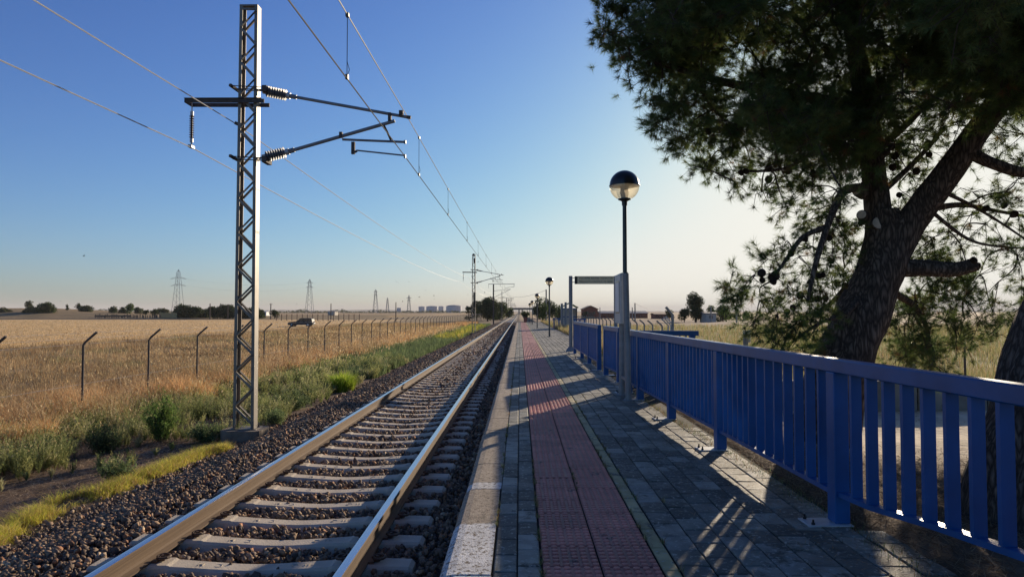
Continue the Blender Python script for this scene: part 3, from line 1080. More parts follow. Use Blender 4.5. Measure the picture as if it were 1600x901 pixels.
# ================================================================== PLATFORM FURNITURE
def lamp_post(loc, H, D, label):
    x, y, z = loc
    t = thing("lamp_post", label, "street lamp", loc, "globe lamps along the platform")
    rr = D / 2
    zc = H - rr
    b = MB()
    b.lathe([(.075, 0), (.075, .02), (.05, .03)], (x, y, 0), n=16); b.box((x - .14, y - .14, .0), (x + .14, y + .14, .012))
    b.lathe([(.052, .012), (.050, 1.2), (.044, 1.25), (.040, zc - rr * 1.15)], (x, y, 0), n=16)
    b.build("pole", MT['lampsteel'], t, smooth=True)
    b = MB()
    b.lathe([(.052, zc - rr * 1.32), (.055, zc - rr * 1.05), (.075, zc - rr * 1.0), (.125, zc - rr * .93), (.125, zc - rr * .86), (.05, zc - rr * .84)], (x, y, 0), n=24)
    b.build("collar", MT['dark'], t, smooth=True)
    b = MB(); n = 14
    b.lathe([(rr * 1.03, zc + .0)] + [(rr * 1.03, zc + .012)] + [(rr * math.cos(a_), zc + .012 + rr * math.sin(a_)) for a_ in [math.pi / 2 * i / n for i in range(0, n)]] + [(0, zc + rr + .012)], (x, y, 0), n=40)
    b.build("lamp_shade", MT['dark'], t, smooth=True)
    b = MB()
    b.lathe([(rr * .99 * math.cos(a_), zc - rr * .99 * math.sin(a_)) for a_ in [math.pi / 2 * .66 * i / n for i in range(0, n + 1)]], (x, y, 0), n=40)
    b.f = [f for f in b.f if len(f) == 4]
    b.build("globe", MT['globe'], t, smooth=True)
    b = MB(); b.lathe([(.06, zc - rr * .86), (.085, zc - rr * .5), (.075, zc - rr * .15), (.10, zc - .01)], (x, y, 0), n=18)
    b.lathe([(.10, zc - .01), (.13, zc - .005), (rr * .95, zc - .004)], (x, y, 0), n=24)
    b.build("lamp_housing", MT['white'], t, smooth=True)
    return t


lamp_post((P(977.5, 617, 13.35).x, 13.35, 0), P(976, 267.5, 13.35).z, .57, "nearest globe lamp with a black dome, rising behind the information totem")
lamp_post((P(858.5, 525, 43).x, 43, 0), P(859, 433, 43).z, .50, "second globe lamp, standing alone left of the yellow sign")
lamp_post((P(839.4, 512.5, 66).x, 66, 0), P(839.4, 458.6, 66).z, .46, "third globe lamp, small, in front of the distant trees")
lamp_post((P(831.6, 507, 84).x, 84, 0), P(831.6, 469.5, 84).z, .45, "fourth globe lamp, tiny, near the platform end")
lamp_post((P(828, 504.5, 97).x, 97, 0), P(828, 473.5, 97).z, .44, "farthest globe lamp at the platform end")

# information totem
tx = 1.885
t = thing("information_totem", "grey steel totem of two tubes and a notice case beside the railing", "notice board", (tx, 12.5, 0))
for (px, py, Yk, lean) in ((980.5, 624, 12.15, -.035), (969.5, 615, 12.95, 0.02)):
    p = G(px, py, 0); p = Vector((p.x, Yk, 0))
    b = MB(); b.tube([(p.x, Yk, 0), (p.x + lean, Yk, 2.20 if Yk < 12.5 else 2.22)], [.055, .052], 18)
    b.lathe([(.10, 0), (.10, .012), (.06, .014)], (p.x, Yk, 0.0), n=16)
    b.build("leg", MT['galv'], t, smooth=True)
b = MB(); b.bar((G(980, 624).x, 12.15, .34), (G(969.5, 615).x, 12.95, .34), .04, .05); b.build("crossbar", MT['galv'], t)
x0 = 1.76
b = MB(); b.box((x0, 12.24, 1.32), (x0 + .075, 12.92, 2.20), bev=.006); b.build("case", MT['galv_lt'], t)
b = MB(); b.box((x0 - .004, 12.33, 1.50), (x0 - .001, 12.83, 2.08)); b.build("case_gasket", MT['dark'], t)
b = MB(); b.box((x0 - .008, 12.36, 1.53), (x0 - .0045, 12.80, 2.05)); b.build("notice_sheet", MT['white'], t)
b = MB(); b.box((x0 + .055, 12.20, 2.202), (x0 + .13, 12.92, 2.225), bev=.003); b.build("top_cap", MT['dark'], t)

# sign gantry
Ys = 27.3
pl = P(892, 548, Ys); pr = P(962.5, 551, Ys)
t = thing("sign_gantry", "grey gateway frame with a narrow yellow warning sign over the platform exit", "sign", (pl.x, Ys, 0))
ztop = P(892, 431, Ys).z
for xx in (pl.x, pr.x):
    b = MB(); b.tube([(xx, Ys, 0), (xx, Ys, ztop)], .075, 16); b.lathe([(.20, 0), (.19, .03), (.10, .16), (.08, .17)], (xx, Ys, 0), n=4)
    b.build("post", MT['galv'], t, smooth=True)
sx0, sx1 = P(898, 437, Ys).x, P(960, 437, Ys).x
sz1, sz0 = P(930, 431.5, Ys).z, P(930, 443.5, Ys).z
b = MB(); b.box((sx0, Ys - .03, sz0), (sx1, Ys + .03, sz1), bev=.004); sg = b.build("sign_panel", MT['signbg'], t)
b = MB(); b.box((sx0 - .003, Ys - .036, sz0 - .003), (sx0 + .10, Ys + .034, sz1 + .003)); b.build("end_strip", MT['dark'], t)
b = MB()
for zz in (sz0 + .07, sz1 - .07):
    b.tube([(pl.x, Ys, zz), (sx0, Ys, zz)], .014, 6); b.tube([(sx1, Ys, zz), (pr.x, Ys, zz)], .014, 6)
b.build("sign_bracket", MT['galv'], t)
for z0_, z1_ in ((sz1 - .012, sz1 + .004), (sz0 - .004, sz0 + .012)):
    b = MB(); b.box((sx0 + .10, Ys - .034, z0_), (sx1, Ys - .028, z1_)); b.build("sign_border", MT['post'], t)


def lettering(txt, x, y, z, size, width, mat, parent):
    cu = bpy.data.curves.new("lettering", 'FONT'); cu.body = txt; cu.size = size; cu.extrude = .001
    cu.align_x = 'CENTER'; cu.align_y = 'CENTER'
    o = bpy.data.objects.new("lettering_source", cu); col.objects.link(o)
    bpy.context.view_layer.update()
    me = bpy.data.meshes.new_from_object(o.evaluated_get(bpy.context.evaluated_depsgraph_get()))
    bpy.data.objects.remove(o)
    co = np.empty(len(me.vertices) * 3, dtype=np.float32); me.vertices.foreach_get("co", co); co = co.reshape(-1, 3)
    w = co[:, 0].max() - co[:, 0].min()
    k = width / w
    n = np.stack([x + co[:, 0] * k, y - co[:, 2], z + co[:, 1]], 1).astype(np.float32)
    me.vertices.foreach_set("co", n.ravel()); me.update(); me.materials.clear(); me.materials.append(mat)
    o = bpy.data.objects.new("lettering", me); col.objects.link(o)
    wm = put(o, parent); me.transform(wm.inverted())
    return o


xc = (sx0 + .1 + sx1) / 2
lettering("PASO ENTRE ANDENES CRUCEN CON", xc, Ys - .033, sz0 + (sz1 - sz0) * .72, .11, 1.30, MT['signtxt'], t)
lettering("PRECAUCION ATENCION A LOS TRENES", xc, Ys - .033, sz0 + (sz1 - sz0) * .30, .11, 1.32, MT['signtxt'], t)


# railings
def railing(p0, p1, label, posts, bal=.225, H=1.19, group=None, ends=True, zb=0.0, post_w=.11, plates=True, step=None, low=None):
    """p0,p1 (x,y); posts: list of distances from p0"""
    a = Vector((p0[0], p0[1], 0)); c = Vector((p1[0], p1[1], 0)); L = (c - a).length; d = (c - a) / L
    nrm = Vector((-d.y, d.x, 0))
    t = thing("railing", label, "railing", (a.x, a.y, zb), group)
    up = Vector((0, 0, 1))
    # handrail, rounded box section
    b = MB()
    hw, hh, e = .045, .050, .008
    prof = [(-hw + e, -hh), (hw - e, -hh), (hw, -hh + e), (hw, hh - e), (hw - e, hh), (-hw + e, hh), (-hw, hh - e), (-hw, -hh + e)]
    vs = []
    for p in (a - d * .06, c + d * .06):
        for (u_, w_) in prof: vs.append(p + nrm * u_ + up * (zb + H - hh + w_))
    n = len(prof)
    b.add(vs, [tuple(range(n)), tuple(reversed(range(n, 2 * n)))] + [(i, (i + 1) % n, (i + 1) % n + n, i + n) for i in range(n)])
    b.build("handrail", MT['blue'], t)
    low = low or [(0, .215), (L, .215)]
    def zlow(q):
        for (q0, z0), (q1, z1) in zip(low[:-1], low[1:]):
            if q0 <= q <= q1: return z0 + (z1 - z0) * (q - q0) / (q1 - q0)
        return low[-1][1]
    b = MB(); vs = []; fs = []
    for i, (q, z_) in enumerate(low):
        for (u_, w_) in ((-.035, -.0175), (.035, -.0175), (.035, .0175), (-.035, .0175)):
            vs.append(a + d * q + nrm * u_ + up * (zb + z_ + w_))
        if i: fs += [(4 * i - 4 + k, 4 * i - 4 + (k + 1) % 4, 4 * i + (k + 1) % 4, 4 * i + k) for k in range(4)]
    fs += [(0, 1, 2, 3), tuple(4 * (len(low) - 1) + k for k in (3, 2, 1, 0))]
    b.add(vs, fs); b.build("bottom_rail", MT['blue'], t)
    ps = sorted(posts)
    for s in ps:
        q = a + d * s
        b = MB()
        w = post_w / 2
        m = Matrix.Translation(q + up * zb) @ Matrix.Rotation(math.atan2(d.y, d.x), 4, 'Z')
        b.box((-w * 1.12, -w, .012), (w * 1.12, w, H - .099), mat=m, bev=.006)
        po = b.build("post", MT['blue'], t)
        if plates:
            b = MB()
            b.box((-.10, -.06, 0.001), (.10, .26, .013), mat=m, bev=.003)
            pp = b.build("base_plate", MT['galv_lt'], t)
            for (u_, w_) in ((-.07, .22), (.07, .22)):
                b = MB(); b.lathe([(.014, 0), (.014, .014), (.008, .015), (.008, .035), (0, .036)], m @ Vector((u_, w_, .013)), n=6)
                b.build("bolt", MT['dark'], pp)
    # balusters
    for s0_, s1_ in zip(ps[:-1], ps[1:]):
        g = s1_ - s0_
        nb = max(1, int(round(g / bal)) - 1)
        sl_ = [s0_ + g * (i + 1) / (nb + 1) for i in range(nb)]
        if step is not None:
            sl_ = []; s = s0_ + .02
            while True:
                s += step(s)
                if s > s1_ - .09: break
                sl_.append(s)
        for s in sl_:
            q = a + d * s
            m = Matrix.Translation(q + up * zb) @ Matrix.Rotation(math.atan2(d.y, d.x), 4, 'Z')
            b = MB(); b.box((-.015, -.036, zlow(s) + .0190), (.015, .036, H - .1005), mat=m)
            b.build("baluster", MT['blue'], t)
    return t


def sline(y0, ylist):
    p0 = (fence_x(y0), y0)
    return [abs(y - y0) * math.sqrt(1 + .03 ** 2) for y in ylist]


railing((fence_x(.5), .5), (fence_x(13.35), 13.35), "long near blue steel railing along the right side of the platform",
        sline(.5, [.55, 2.815, 5.14, 7.85, 10.05, 12.25, 13.3]), step=lambda s: .2045 if s < 4.5 else .213 if s < 6.3 else .154, low=[(0, .50), (2.7, .40), (3.5, .325), (4.16, .245), (4.72, .215), (12.86, .215)])
railing((2.085, 18.35), (2.02, 25.7), "farther blue railing left of the totem, under the yellow sign",
        [.05, 2.4, 4.6, 7.3], bal=.15)
railing((2.08, 16.95), (2.17, 15.2), "short blue railing stub between the farther railing and the totem", [.03, 1.70], bal=.15)
railing((2.35, 14.35), (3.55, 14.15), "low blue ramp railing peeking above the near railing", [.04, 1.15], bal=.12, zb=-.04)
railing((3.55, 14.3), (3.78, 27.0), "blue ramp railing behind the totem", [.04, 3.2, 6.4, 9.6, 12.6], bal=.2, zb=-.25)

# shelter at far right of the platform
Yh = 64
def pz(px, py, Y=Yh): return P(px, py, Y)
sx0, sx1 = pz(879, 500).x, pz(901, 500).x
t = thing("platform_shelter", "small glass shelter with a green gabled roof beyond the sign", "shelter", (sx0, Yh, 0))
zt = pz(890, 481).z
for xx, yy in ((sx0, Yh), (sx1, Yh), (sx0, Yh + 1.6), (sx1, Yh + 1.6)):
    b = MB(); b.box((xx - .05, yy - .05, 0), (xx + .05, yy + .05, zt)); b.build("post", MT['post'], t)
b = MB(); xm = (sx0 + sx1) / 2; zr = pz(890, 474).z
b.prism([(sx0 - .15, zt), (xm, zr), (sx1 + .15, zt), (sx1 + .15, zt + .07), (xm, zr + .09), (sx0 - .15, zt + .07)], Yh - .25, Yh + 1.85, 'y')
b.build("roof", MT['green'], t)
b = MB(); b.box((sx0 + .15, Yh + 1.56, .3), (sx1 - .06, Yh + 1.6, zt - .1)); b.box((sx1 - .02, Yh + .1, .3), (sx1 + .02, Yh + 1.5, zt - .1))
b.build("panel", MT['galv_lt'], t)
b = MB(); b.box((sx0 + .05, Yh - .03, zt * .55), (sx1 - .05, Yh + .03, zt * .6)); b.box((sx0, Yh - .04, zt - .12), (sx1, Yh + .04, zt - .02)); b.build("crossbar", MT['blue'], t)
t = thing("information_totem", "distant pair of thick grey pillars in front of the green roofed shelter", "notice board", (sx0 + .1, Yh - 1.5, 0))
for px, pt in ((878, 474), (884, 472)):
    p = P(px, 512, Yh - 1.5)
    b = MB(); b.tube([(p.x, Yh - 1.5, 0), (p.x, Yh - 1.5, P(px, pt, Yh - 1.5).z)], .11, 12); b.build("leg", MT['galv'], t, smooth=True)
railing((P(865, 510, 66).x, 66), (P(881, 510, 66).x, 66), "small distant blue railing left of the grey pillars", [.04, .5, .95], bal=.12, H=.95, plates=False)
railing((P(897, 510, 60).x, 60), (P(914.5, 510, 60).x, 60), "small distant blue railing right of the shelter", [.04, .5, .92], bal=.12, H=.95, plates=False)

# end of platform: planter and bush
pp = P(821, 502, 103)
t = thing("planter", "reddish planter box with a dark shrub at the platform end", "planter", (pp.x, 103, 0))
b = MB(); b.prism([(pp.x - .22, 0), (pp.x + .22, 0), (pp.x + .30, .75), (pp.x - .30, .75)], 102.7, 103.3, 'y'); b.build("box", MT['planterred'], t)


# ================================================================== VEGETATION
def blades(pos, h, w, cols, lean=.35, bend=.5, tip=None):
    """curved grass blades: 5 verts, quad+tri as 3 tris"""
    n = len(pos)
    az = rg.uniform(0, 2 * np.pi, n); ln = rg.uniform(0, lean, n)
    dx, dy = np.cos(az), np.sin(az)
    side = np.stack([-dy, dx, np.zeros(n)], 1) * (w[:, None] / 2)
    d = np.stack([dx, dy, np.zeros(n)], 1)
    up = np.array([0, 0, 1.0])[None]
    m = pos + up * (h * .55)[:, None] + d * (h * ln * .5)[:, None]
    t = pos + up * (h * rg.uniform(.85, 1, n))[:, None] + d * (h * (ln + bend * rg.uniform(0, 1, n)))[:, None]
    V = np.stack([pos - side, pos + side, m - side * .8, m + side * .8, t], 1)
    idx = (np.arange(n) * 5)[:, None]
    Fc = np.concatenate([idx + np.array([[0, 1, 3]]), idx + np.array([[0, 3, 2]]), idx + np.array([[2, 3, 4]])], 0)
    C = np.repeat(cols[:, None, :], 5, 1)
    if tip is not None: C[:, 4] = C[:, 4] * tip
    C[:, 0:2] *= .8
    return V.reshape(-1, 3), Fc, C.reshape(-1, 3)


def gz_arr(x, y):
    return np.array([ground_z(a_, b_) for a_, b_ in zip(x, y)])


def nz_arr(x, y, s, o=0):
    return np.array([mnoise.noise(Vector((a_ * s, b_ * s, o))) for a_, b_ in zip(x, y)])


STRAW = np.array([(0.50, 0.35, 0.17), (0.44, 0.28, 0.13), (0.36, 0.20, 0.09), (0.55, 0.42, 0.24), (0.30, 0.22, 0.11)])
SAGE = np.array([(0.13, 0.17, 0.07), (0.10, 0.14, 0.06), (0.17, 0.20, 0.09), (0.08, 0.12, 0.05)])
LIME = np.array([(0.48, 0.44, 0.07), (0.36, 0.38, 0.05), (0.55, 0.44, 0.14), (0.26, 0.30, 0.05)])


def pick(pal, n, p=None):
    return pal[rg.choice(len(pal), n, p=p)] * rg.uniform(.75, 1.25, (n, 1))


# dry tall grass left
n = 300000
Y = 4.5 * (150 / 4.5) ** (rg.random(n) ** .85)
xr = -8.6 + 0 * Y; xlm = np.maximum(-34.5, -0.86 * Y - 1.5)
X = xr + (xlm - xr) * rg.random(n) ** 1.35
ok = xlm < xr
X, Y = X[ok], Y[ok]
cl = nz_arr(X, Y, .55, 3) + .5 * nz_arr(X, Y, 2.1, 8)
edge_noise = nz_arr(X, Y, .4, 21)
keep = (cl + rg.uniform(-.25, .6, len(X)) > 0) & (X < -8.9 + .9 * edge_noise)
X, Y, cl = X[keep], Y[keep], cl[keep]
n = len(X)
h = (np.where(X > -13, .62, .34) * rg.uniform(.45, 1.25, n)) * (1 + .5 * cl)
h = np.clip(h, .12, 1.05)
w = .0042 * np.maximum(1, Y / 8.5) ** .9 * rg.uniform(.6, 1.5, n)
c = pick(STRAW, n, [.3, .25, .17, .13, .15])
tone = nz_arr(X, Y, .30, 61) + .5 * nz_arr(X, Y, 1.4, 62)
c *= np.clip(1 + .75 * tone, .35, 1.6)[:, None]
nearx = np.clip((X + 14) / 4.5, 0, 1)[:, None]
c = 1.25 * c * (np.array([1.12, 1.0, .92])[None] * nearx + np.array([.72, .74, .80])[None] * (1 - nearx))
gi = nz_arr(X, Y, .25, 33) > .28
c[gi] = c[gi] * .5 + pick(SAGE, gi.sum()) * .6
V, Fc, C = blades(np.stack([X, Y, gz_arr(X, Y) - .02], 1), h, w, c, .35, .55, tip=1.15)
np_mesh("dry_grass", V, Fc, MT['plant'], C, kind='stuff', label='tall dry golden grass between the track and the stubble field', cat='dry grass')

n = 60000
Y = 22 * (210 / 22) ** rg.random(n); X = -34.6 - rg.random(n) * np.maximum(.5, .9 * Y - 32); k = X > -.9 * Y - 4; X, Y = X[k], Y[k]; n = len(X)
X = np.round(X / 1.9) * 1.9 + rg.normal(size=n) * .42 + 3.2 * nz_arr(X * 0, Y, .01, 5)
k = X < -34.8; X, Y = X[k], Y[k]; n = len(X)
V, Fc, C = blades(np.stack([X, Y, gz_arr(X, Y) - .01], 1), rg.uniform(.06, .16, n), .02 * np.maximum(1, Y / 30), pick(np.array([(0.78, 0.58, 0.32), (0.6, 0.42, 0.2), (0.42, 0.28, 0.14)]), n), .5, .4)
np_mesh("stubble", V, Fc, MT['plant'], C, kind='stuff', label='short straw stubble in the harvested field', cat='stubble')

n = 16000
Y = 11 * (60 / 11) ** rg.random(n); X = -9.0 - rg.random(n) ** 1.5 * 3.2
k = nz_arr(X, Y, .8, 71) + rg.uniform(-.3, .3, n) > .05; X, Y = X[k], Y[k]; n = len(X)
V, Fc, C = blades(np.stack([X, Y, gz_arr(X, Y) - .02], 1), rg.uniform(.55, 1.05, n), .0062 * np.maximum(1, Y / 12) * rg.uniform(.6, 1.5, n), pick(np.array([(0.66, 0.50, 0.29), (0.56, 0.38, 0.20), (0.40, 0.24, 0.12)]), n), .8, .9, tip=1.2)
np_mesh("tangled_straw", V, Fc, MT['plant'], C, kind='stuff', label='tangled tall pale straw leaning at the foot of the bent post fence', cat='dry grass')

# seed heads: small bright diamonds on top of stems
n = 26000
Y = 6 * (90 / 6) ** rg.random(n); xr = -7.4; xlm = np.maximum(-20, -0.86 * Y - 1.5)
X = xr + (xlm - xr) * rg.random(n) ** 1.5; ok = xlm < xr; X, Y = X[ok], Y[ok]; n = len(X)
z = gz_arr(X, Y) + rg.uniform(.4, .95, n)
s = .007 * np.maximum(1, Y / 10) ** .8 * rg.uniform(.6, 1.4, n)
o3 = rg.normal(size=(n, 3, 3)) * s[:, None, None] * np.array([.7, .7, 1.9])
V = (np.stack([X, Y, z], 1)[:, None, :] + o3).reshape(-1, 3)
Fc = np.arange(n * 3).reshape(-1, 3)
C = np.repeat(pick(np.array([(0.62, 0.48, 0.28), (0.52, 0.36, 0.18)]), n), 3, 0)
np_mesh("seed_heads", V, Fc, MT['plant'], C, kind='stuff', label='pale seed heads of wild oats above the dry grass', cat='dry grass')

# sage green weeds along the toe of the ballast
def weed_band(n, y0, y1, xa, xb, hh, pal, thr, seed, wid=.006, power=1.0, lean=.5):
    Y = y0 * (y1 / y0) ** rg.random(n)
    X = rg.uniform(xa, xb, n)
    cl = nz_arr(X, Y, .9, seed) + .4 * nz_arr(X, Y, 3, seed + 1)
    k = cl > thr + rg.uniform(-.12, .12, n)
    X, Y, cl = X[k], Y[k], cl[k]; n = len(X)
    h = hh * rg.uniform(.35, 1.15, n) * (1 + cl)
    w = wid * np.maximum(1, Y / 9) ** .9 * rg.uniform(.6, 1.4, n)
    return blades(np.stack([X, Y, gz_arr(X, Y) - .02], 1), h, w, pick(pal, n), lean, .4, tip=1.1)


def plants(npl, y0, y1, xa, xb, H, pal, thr, seed, ns=13, nl=14, ls=.034):
    Y = y0 * (y1 / y0) ** rg.random(npl); X = rg.uniform(xa, xb, npl)
    cl = nz_arr(X, Y, .7, seed) + .5 * nz_arr(X, Y, 2.2, seed + 1)
    k = cl > thr + rg.uniform(-.1, .1, npl)
    X, Y, cl = X[k], Y[k], cl[k]; m = len(X)
    Z = gz_arr(X, Y)
    hh = H * rg.uniform(.45, 1.25, m) * np.clip(1 + cl, .6, 1.5)
    tone = pick(pal, m)
    base = np.repeat(np.stack([X, Y, Z], 1), ns, 0); hs = np.repeat(hh, ns) * rg.uniform(.6, 1.1, m * ns); tn = np.repeat(tone, ns, 0)
    a_ = rg.uniform(0, 2 * np.pi, m * ns); r = hs * rg.uniform(.05, .62, m * ns)
    tip = base + np.stack([np.cos(a_) * r, np.sin(a_) * r, hs], 1)
    t_ = np.repeat(np.linspace(.18, 1, nl)[None], m * ns, 0)[:, :, None]
    p = base[:, None, :] * (1 - t_) + tip[:, None, :] * t_
    p[:, :, 2] += (.10 * hs[:, None] * np.sin(np.pi * t_[:, :, 0]))
    p = p.reshape(-1, 3); n = len(p); sc_y = np.maximum(1, p[:, 1:2] / 14) ** .8
    d = rg.normal(size=(n, 3)) * .7; d[:, 2] += .9; d /= np.linalg.norm(d, axis=1)[:, None]
    sd = np.cross(d, rg.normal(size=(n, 3))); sd /= np.linalg.norm(sd, axis=1)[:, None]
    L = ls * rg.uniform(.6, 1.5, (n, 1)) * sc_y
    V = np.stack([p - sd * L * .14, p + sd * L * .14, p + d * L], 1).reshape(-1, 3)
    st = np.stack([base - [.002, 0, 0], base + [.002, 0, 0], tip], 1).reshape(-1, 3)
    C = np.repeat(np.repeat(tn, nl, 0) * rg.uniform(.7, 1.3, (n, 1)), 3, 0); C2 = np.repeat(tn * .6, 3, 0)
    V = np.concatenate([V, st]); C = np.concatenate([C, C2])
    return V, np.arange(len(V)).reshape(-1, 3), C


PS = np.array([(0.36, 0.36, 0.14), (0.26, 0.29, 0.10), (0.44, 0.41, 0.21), (0.18, 0.21, 0.08)])
parts = [plants(800, 9.5, 15, -9.9, -7.4, .34, PS, .08, 40), plants(70, 9.5, 14, -7.4, -6.2, .16, PS, .1, 45), plants(1500, 13.6, 34, -9.3, -5.4, .36, PS, -.12, 50), weed_band(60000, 26, 130, -9.0, -5.35, .40, SAGE * 1.35, -.15, 50),
         plants(260, 10.5, 16, -10.5, -7.5, .40, PS * .8, .0, 140),
         weed_band(12000, 60, 110, -7.5, -5.4, .5, LIME, .0, 60, .01)]
off = 0; VV, FF, CC = [], [], []
for v, f, c in parts:
    VV.append(v); FF.append(f + off); CC.append(c); off += len(v)
np_mesh("green_weeds", np.concatenate(VV), np.concatenate(FF), MT['plant'], np.concatenate(CC), kind='stuff', label='grey green weeds along the foot of the ballast', cat='weeds')


# feathery bushes of small leaves on stems
def bush(name, loc, rx, rz, n, pal, label, cat, ls=.02, stems=26, upright=.6, group=None, blade=False):
    t = thing(name, label, cat, loc, group)
    x, y, z = loc
    b = MB()
    tips = []
    for i in range(stems):
        a_ = rnd.uniform(0, 2 * math.pi); r = rx * rnd.uniform(.15, 1) ** .7; hh = rz * rnd.uniform(.55, 1.05) * (1 - .35 * (r / rx) ** 2)
        p0 = Vector((x + .12 * r * math.cos(a_), y + .12 * r * math.sin(a_), z)); p2 = Vector((x + r * math.cos(a_), y + r * math.sin(a_), z + hh))
        p1 = p0.lerp(p2, .5) + Vector((0, 0, hh * .12))
        b.tube([p0, p1, p2], [.006, .004, .002], 3, cap=False)
        tips.append((p0, p1, p2))
    b.build("stem", MT['twig'], t)
    si = rg.integers(0, stems, n); tt = rg.uniform(.15 if not blade else .0, 1.0, n)
    P0 = np.array([tips[i][0] for i in si]); P1 = np.array([tips[i][1] for i in si]); P2 = np.array([tips[i][2] for i in si])
    u = tt[:, None]
    p = P0 * (1 - u) ** 2 + 2 * P1 * u * (1 - u) + P2 * u ** 2
    p += rg.normal(size=(n, 3)) * (.045 if not blade else .02)
    dr = rg.normal(size=(n, 3)); dr[:, 2] += upright * 2; dr /= np.linalg.norm(dr, axis=1)[:, None]
    sd = np.cross(dr, rg.normal(size=(n, 3))); sd /= np.linalg.norm(sd, axis=1)[:, None]
    L = ls * rg.uniform(.7, 1.5, n)[:, None]
    V = np.stack([p - sd * L * .13, p + sd * L * .13, p + dr * L], 1).reshape(-1, 3)
    C = np.repeat(pick(pal, n), 3, 0)
    np_mesh("foliage", V, np.arange(n * 3).reshape(-1, 3), MT['plant'], C, parent=t)
    return t


def gp(px, py, z=-.98):
    g = G(px, py, z)
    return (g.x, g.y, ground_z(g.x, g.y))


BG = "green bushes at the foot of the ballast"
LB = gp(535, 612)
lime = bush("bush", LB, .30, .30, 300, np.array([(0.30, 0.40, 0.04), (0.22, 0.33, 0.03), (0.38, 0.44, 0.06)]), "bright lime green bush beside the ballast, right of the lattice mast", "bush", .16, 60, .5)
nb_ = 2600
r_ = rg.random(nb_) ** .6 * .34; a_ = rg.uniform(0, 2 * np.pi, nb_)
q_ = np.stack([LB[0] + r_ * np.cos(a_), LB[1] + r_ * np.sin(a_), np.full(nb_, LB[2])], 1)
hb = .78 * rg.uniform(.35, 1.1, nb_) * (1 - .5 * r_ / .34)
V, Fc, C = blades(q_, hb, .020 * rg.uniform(.6, 1.4, nb_), pick(np.array([(0.36, 0.48, 0.05), (0.26, 0.38, 0.035), (0.50, 0.55, 0.10)]), nb_), .75, .75, tip=1.2)
np_mesh("leaves", V, Fc, MT['plant'], C, parent=lime)
bush("bush", gp(322, 690), .38, .40, 3000, SAGE * 1.3, "grey green bush immediately left of the mast foundation", "bush", .05, 40, .4)
bush("bush", gp(250, 690), .34, .95, 3500, np.array([(0.16, 0.24, 0.06), (0.12, 0.19, 0.05)]), "tall green weed left of the mast in front of dry grass", "bush", .06, 34, .8)
bush("bush", gp(160, 705), .40, .55, 2800, SAGE, "low dusky green bush at far left above the yellow grass", "bush", .05, 36, .4)
bush("bush", gp(185, 755), .30, .35, 1300, SAGE * 1.2, "sparse green sprig on the bare soil near the yellow grass strip", "bush", .05, 22, .5)
bush("bush", gp(75, 720), .42, .50, 2400, SAGE * .9, "dusky green bush at the left edge of the picture", "bush", .05, 30, .4)
bush("bush", gp(455, 640), .55, .50, 3600, SAGE * 1.15, "grey green bush just right of the mast foundation", "bush", .06, 40, .4)
bush("bush", gp(430, 665), .30, .35, 1600, SAGE * 1.5, "small pale sprig at the edge of the ballast by the mast", "bush", .05, 24, .5)
bush("bush", (pp.x, 103, .7), .75, 1.0, 1200, SAGE * .7, "shrub growing out of the reddish planter", "bush", .25, 20, .4)

# yellow-green grass strip
line = [(-40, 850, .5), (20, 815, .55), (90, 775, .6), (150, 765, .7), (200, 745, .8), (255, 722, .7), (300, 703, .6), (345, 695, .4)]
pts, hs, cs = [], [], []
for (a_, c_) in zip(line[:-1], line[1:]):
    pa, pb = G(a_[0] + 12, a_[1] + 8, -.96), G(c_[0] + 12, c_[1] + 8, -.96)
    L = (pb - pa).length; n = int(9000 * L / 1.4)
    u = rg.random(n); hw = .22 * (a_[2] + (c_[2] - a_[2]) * u)
    dv = np.array((pb - pa).normalized()); nv = np.array([-dv[1], dv[0], 0])
    o_ = rg.normal(size=n)
    q = np.array(pa)[None] * (1 - u[:, None]) + np.array(pb)[None] * u[:, None] + nv[None] * (o_ * hw)[:, None]
    q += rg.normal(size=(n, 3)) * np.array([.04, .04, 0])
    k = nz_arr(q[:, 0], q[:, 1], 2.3, 77) > -.30 + rg.uniform(-.1, .1, n)
    q = q[k]; o_ = o_[k]
    pts.append(q); hs.append(.20 * np.exp(-o_ ** 2 * .5) * rg.uniform(.35, 1.1, len(q)) + .02); 
pts = np.concatenate(pts); hs = np.concatenate(hs); n = len(pts)
pts[:, 2] = gz_arr(pts[:, 0], pts[:, 1]) - .015
sel = rg.random(n)
c = pick(LIME * 1.45, n); c[sel < .3] = pick(STRAW, (sel < .3).sum())
V, Fc, C = blades(pts, hs, .005 * rg.uniform(.6, 1.3, n), c, .6, .8, tip=1.3)
np_mesh("yellow_green_grass", V, Fc, MT['plant'], C, kind='stuff', label='strip of short yellow green grass at the foot of the ballast', cat='grass')

# straw litter on the bare soil, both sides
def litter(n, fx, h, pal, name, label):
    X, Y = fx(n); n = len(X)
    z = gz_arr(X, Y) + rg.uniform(.0, h, n)
    a_ = rg.uniform(0, np.pi, n); L = rg.uniform(.04, .16, n)
    d = np.stack([np.cos(a_), np.sin(a_), rg.uniform(-.15, .35, n)], 1) * L[:, None]
    sd = np.stack([-np.sin(a_), np.cos(a_), rg.uniform(-.5, .5, n)], 1) * .0028 * np.maximum(1, Y / 9)[:, None]
    p = np.stack([X, Y, z], 1)
    V = np.stack([p - sd, p + sd, p + d], 1).reshape(-1, 3)
    np_mesh(name, V, np.arange(3 * n).reshape(-1, 3), MT['plant'], np.repeat(pick(pal, n), 3, 0), kind='stuff', label=label, cat='litter')


